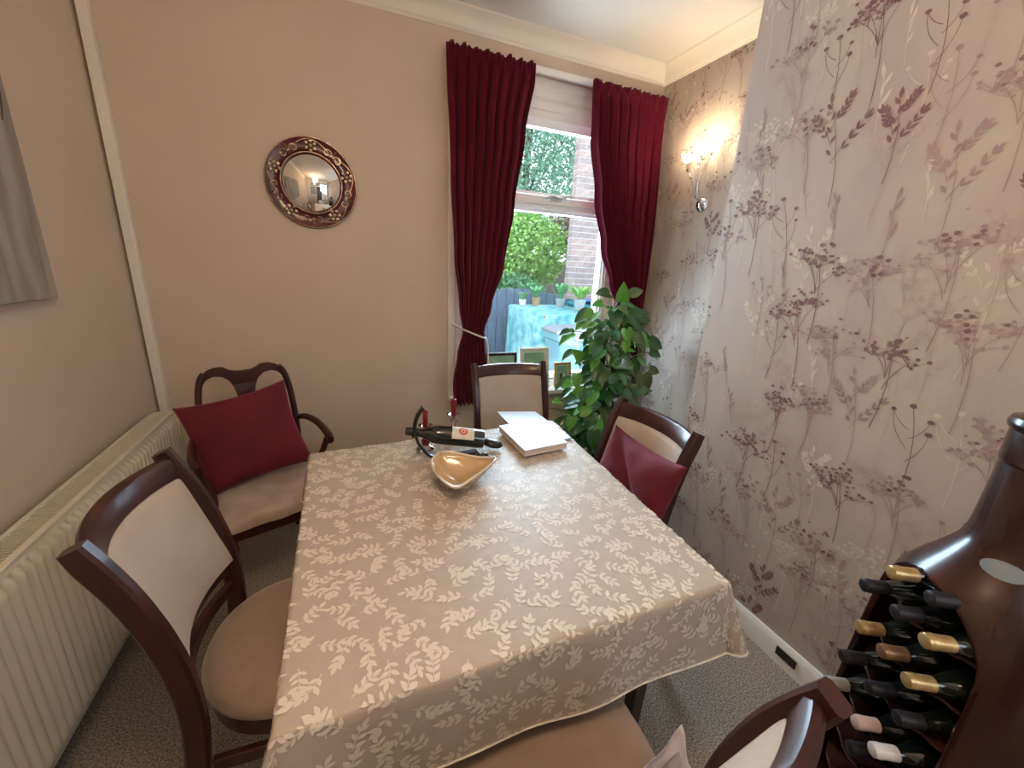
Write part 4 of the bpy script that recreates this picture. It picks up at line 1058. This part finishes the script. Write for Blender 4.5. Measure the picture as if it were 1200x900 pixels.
def planks(name, label, cat, x0, x1, y, z0, z1, m, n, top=lambda t: 0, rz=0):
    t = thing(name, label, cat, (x0, y, z0), rz); w_ = (x1-x0)/n; h = z1-z0
    for k in range(n):
        q = MB(); a, b = k*w_+.004, (k+1)*w_-.004; ha, hb = h+top(k/n), h+top((k+1)/n)
        q.sweep([[(a, yy, 0), (b, yy, 0), (b, yy, hb), (a, yy, ha)] for yy in (0, .018)]); q.obj('plank', m, t, bevel=.002)
    for z in (.25, h*.5, h-.12):
        q = MB(); q.box((0, .018, z), (x1-x0, .05, z+.07)); q.obj('rail', m, t)
    return t
f1 = planks('garden_fence', 'slate-blue boarded fence outside the window behind the covered table', 'fence', 1.35, 3.0, 4.95, -.12, 1.10, 'fence', 14, lambda t: .12*sin(pi*min(1, t*1.1)))
f2 = planks('garden_fence', 'weathered brown board fence at the back of the garden', 'fence', 1.5, 6.5, 7.3, .3, 1.62, 'woodfence', 34)
bx('trim_8', (1.5, 6.9, -.12), (6.5, 7.7, .3), 'paving', kind=S)
bx('trim_9', (-3, 5.15, -.12), (2.80, 6.3, .85), 'paving', kind=S)   # raised bed behind fence
# covered table
gt = thing('garden_table', 'covered garden table outside with plant pots on top', 'table', (2.26, 4.20, -.12))
q = MB(); q.box((-.38, -.50, 1.12), (.38, .50, 1.15)); q.obj('tabletop', 'woodfence', gt)
for sx in (-.33, .33):
    for sy in (-.45, .45): bx('leg', (sx-.02, sy-.02, 0), (sx+.02, sy+.02, 1.12), 'woodfence', gt)
q = MB(); rings = []
for z, k in ((.14, 1.05), (.5, 1.03), (.9, 1.01), (1.14, 1.0), (1.158, .985)):
    ring = []
    for i in range(80):
        a = 2*pi*i/80; n_ = 9; r = (abs(cos(a))**n_+abs(sin(a))**n_)**(-1/n_); dr_ = 1.158-z
        wv = 1+.022*sin(17*a)*dr_+.03*N.noise(V((cos(a)*4, sin(a)*4, z*2)))*dr_
        ring.append((r*cos(a)*.405*k*wv, r*sin(a)*.525*k*wv, z+(.02*sin(6*a) if z < .2 else 0)))
    rings.append(ring)
q.sweep(rings); q.f = [f for i, f in enumerate(q.f) if len(f) == 4 or i == len(q.f)-1]; q.m = [0]*len(q.f)
o = q.obj('table_cover', 'tealcloth', ang=60, solid=.004); o.location = (2.26, 4.20, -.12); tag(o, 'mottled teal cloth covering the garden table outside the window', 'tablecloth')
# wheelie bin
wb = thing('wheelie_bin', 'grey-blue wheelie bin with grey lid right outside the window', 'bin', (2.13, 3.275, -.12))
q = MB(); rings = [[(a*hx, b*hy, z) for a, b in ((-1, -1), (1, -1), (1, 1), (-1, 1))] for z, hx, hy in ((.03, .21, .27), (.95, .27, .34), (.95, .285, .355), (1.02, .29, .36))]
q.sweep(rings); q.obj('bin_body', 'bin', wb, bevel=.012)
q = MB(); rings = [[(a*hx, b*hy, z) for a, b in ((-1, -1), (1, -1), (1, 1), (-1, 1))] for z, hx, hy in ((1.022, .300, .370), (1.04, .305, .375), (1.075, .25, .30), (1.09, .18, .22))]
q.sweep(rings); q.obj('bin_lid', 'binlid', wb, bevel=.008)
q = MB(); q.tube([(-.2, .385, 1.0), (.2, .385, 1.0)], .015, 10); q.obj('handle', 'bin', wb)
for s in (-1, 1):
    q = MB(); q.lathe([(.02, -.02), (.1, -.02), (.1, .02), (.02, .02)], 20, c=(s*.23, .27, .1), ax=AXm); q.obj('wheel', 'black', wb)
cb = thing('storage_crate', 'teal plastic tub with a blue sheet on top beside the wheelie bin', 'crate', (3.0, 4.25, -.12))
q = MB(); q.sweep([[(a*hx, b*hy, z) for a, b in ((-1, -1), (1, -1), (1, 1), (-1, 1))] for z, hx, hy in ((0, .28, .28), (1.18, .33, .33), (1.18, .35, .35), (1.22, .35, .35))]); q.obj('tub_body', 'tealbin', cb, bevel=.01)
q = MB(); q.grid(14, 14, lambda u, v: ((u-.5)*.6, (v-.5)*.6, 1.24+.03*N.noise(V((u*4, v*4, 0)))+.02*sin(u*9))); q.obj('blue_sheet', 'bluebag', cb, solid=.004)

def foliage(name, label, cat, c, rad, n, size, m, trunk=None, group=None, seed=0, hollow=.55):
    rnd = random.Random(seed); t = thing(name, label, cat, (c[0], c[1], trunk if trunk is not None else c[2]-rad[2]), group=group); base = V(t.location); q = MB()
    for i in range(n):
        u = V((rnd.gauss(0, 1), rnd.gauss(0, 1), rnd.gauss(0, 1))).normalized(); r = lerp(hollow, 1, rnd.random()**.6)*(1+.18*N.noise(u*2.3+V((seed, 0, 0))))
        p = V((c[0]+u.x*rad[0]*r, c[1]+u.y*rad[1]*r, c[2]+u.z*rad[2]*r))-base
        a = V((rnd.gauss(0, 1), rnd.gauss(0, 1), rnd.gauss(0, .6))).normalized(); b = a.orthogonal(); b.rotate(M4.Rotation(rnd.uniform(0, 6.3), 3, a)); b = b.normalized()*.42
        s_ = size*rnd.uniform(.6, 1.3); q.add([p, p+(a*.5+b)*s_, p+a*s_, p+(a*.5-b)*s_], [(0, 1, 2, 3)])
    q.obj('foliage', m, t, kind='stuff', smooth=False)
    if trunk is not None:
        q = MB(); h = c[2]-trunk; q.tube(spline([(0, 0, 0), (.05, .02, h*.4), (-.03, 0, h*.8), (.05, 0, h+rad[2]*.5)], 4), [.09, .08, .07, .06, .05]*3, 8) if 0 else q.tube(spline([(0, 0, 0), (.05, .02, h*.4), (-.03, 0, h*.8), (.05, 0, h+rad[2]*.5)], 4), .05*max(1, rad[0]*.8), 8)
        for k in range(5):
            a = k*1.3; q.tube([(0, 0, h*.7), (rad[0]*.4*cos(a), rad[1]*.4*sin(a), h+.1*k), (rad[0]*.75*cos(a), rad[1]*.75*sin(a), h+rad[2]*.4)], [.03, .02, .01], 6)
        q.obj('trunk', 'bark', t)
    return t
GT = 'trees and shrubs in the garden'
foliage('lime_shrub', 'bright lime green shrub outside the window below the transom', 'shrub', (2.75, 6.35, 1.75), (.80, .45, .62), 9000, .055, 'foliage1', .3, GT, 1, .3)
foliage('pink_shrub', 'pink-tinged shrub outside beside the brick wall corner', 'shrub', (4.15, 6.75, 2.2), (.75, .38, .62), 6500, .06, 'foliage3', .3, GT, 2, .3)
foliage('garden_tree', 'tall blue-green tree filling the upper window pane', 'tree', (4.3, 9.9, 4.3), (2.0, 1.3, 2.3), 15000, .085, 'foliage2', -.12, GT, 3, .3)
foliage('garden_tree', 'second blue-green tree at the left edge of the window view', 'tree', (2.0, 8.3, 3.2), (1.5, .9, 1.9), 11000, .08, 'foliage2', -.12, GT, 4, .3)
foliage('garden_tree', 'distant tree behind the brick wall top', 'tree', (7.6, 10.9, 4.6), (1.6, 1.0, 2.6), 9000, .10, 'foliage2', -.12, GT, 6, .3)
foliage('garden_hedge', 'low soft green planting behind the slate fence', 'shrub', (2.2, 5.90, 1.10), (.75, .22, .32), 3000, .06, 'foliage4', None, GT, 7, .2)
def spiky(name, label, x, y, z, r, h, n, potm, pr, ph, seed, m='foliage4'):
    rnd = random.Random(seed)
    t = thing(name, label, 'potted plant', (x, y, z), group='potted plants in the garden')
    q = MB(); q.lathe([(.0001, 0), (pr*.75, 0), (pr, ph*.5) if 'stone' in potm else (pr*.9, ph*.5), (pr, ph*.95), (pr*1.02, ph), (pr*.88, ph), (.0001, ph*.9)], 20); q.obj('pot', potm, t)
    q = MB()
    for i in range(n):
        a = rnd.uniform(0, 2*pi); L = r*rnd.uniform(.5, 1); hh = h*rnd.uniform(.5, 1.1); d = V((cos(a), sin(a), 0)); nr = V((-sin(a), cos(a), 0)); w_ = .012
        p = [V((0, 0, ph*.9))+d*(L*t_)+V((0, 0, hh*(1.7*t_-t_*t_))) for t_ in (0, .35, .7, 1)]
        q.add([p[0]-nr*w_*.6, p[0]+nr*w_*.6, p[1]+nr*w_, p[1]-nr*w_, p[2]+nr*w_*.7, p[2]-nr*w_*.7, p[3]], [(0, 1, 2, 3), (3, 2, 4, 5), (5, 4, 6)])
    q.obj('foliage', m, t, kind='stuff', smooth=False); return t
TZ2 = 1.043
spiky('potted_plant', 'spiky plant in a terracotta pot on the teal-covered table', 2.22, 4.62, TZ2, .16, .20, 60, 'terra', .055, .09, 1)
spiky('potted_plant', 'grassy yellow-green plant in a grey pot on the near table end', 2.50, 4.05, TZ2, .24, .22, 90, 'greypot', .07, .13, 2, 'foliage1')
spiky('potted_plant', 'small soft plant in a white pot at the far table corner', 2.02, 4.58, TZ2, .09, .12, 50, 'whitefoil', .045, .07, 3)
spiky('potted_plant', 'bushy plant in a grey pot in the middle of the teal-covered table', 2.47, 4.45, TZ2, .15, .26, 90, 'greypot', .06, .10, 5)
spiky('potted_plant', 'trailing plant in a round grey stone pot on the raised bed', 2.42, 5.32, .85, .26, .25, 110, 'greypot', .14, .27, 4)
spiky('potted_plant', 'leafy plant in a pot before the brown fence', 3.75, 6.62, .30, .25, .3, 90, 'greypot', .12, .2, 8)
q = MB(); q.lathe([(.0001, 0), (.05, 0), (.055, .03), (.035, .07), (.05, .12), (.06, .18), (.045, .23), (.0001, .26)], 18, c=(3.75, 6.1, -.12)); tag(q.obj('garden_ornament', 'paper'), 'small white garden ornament before the brown fence', 'ornament')
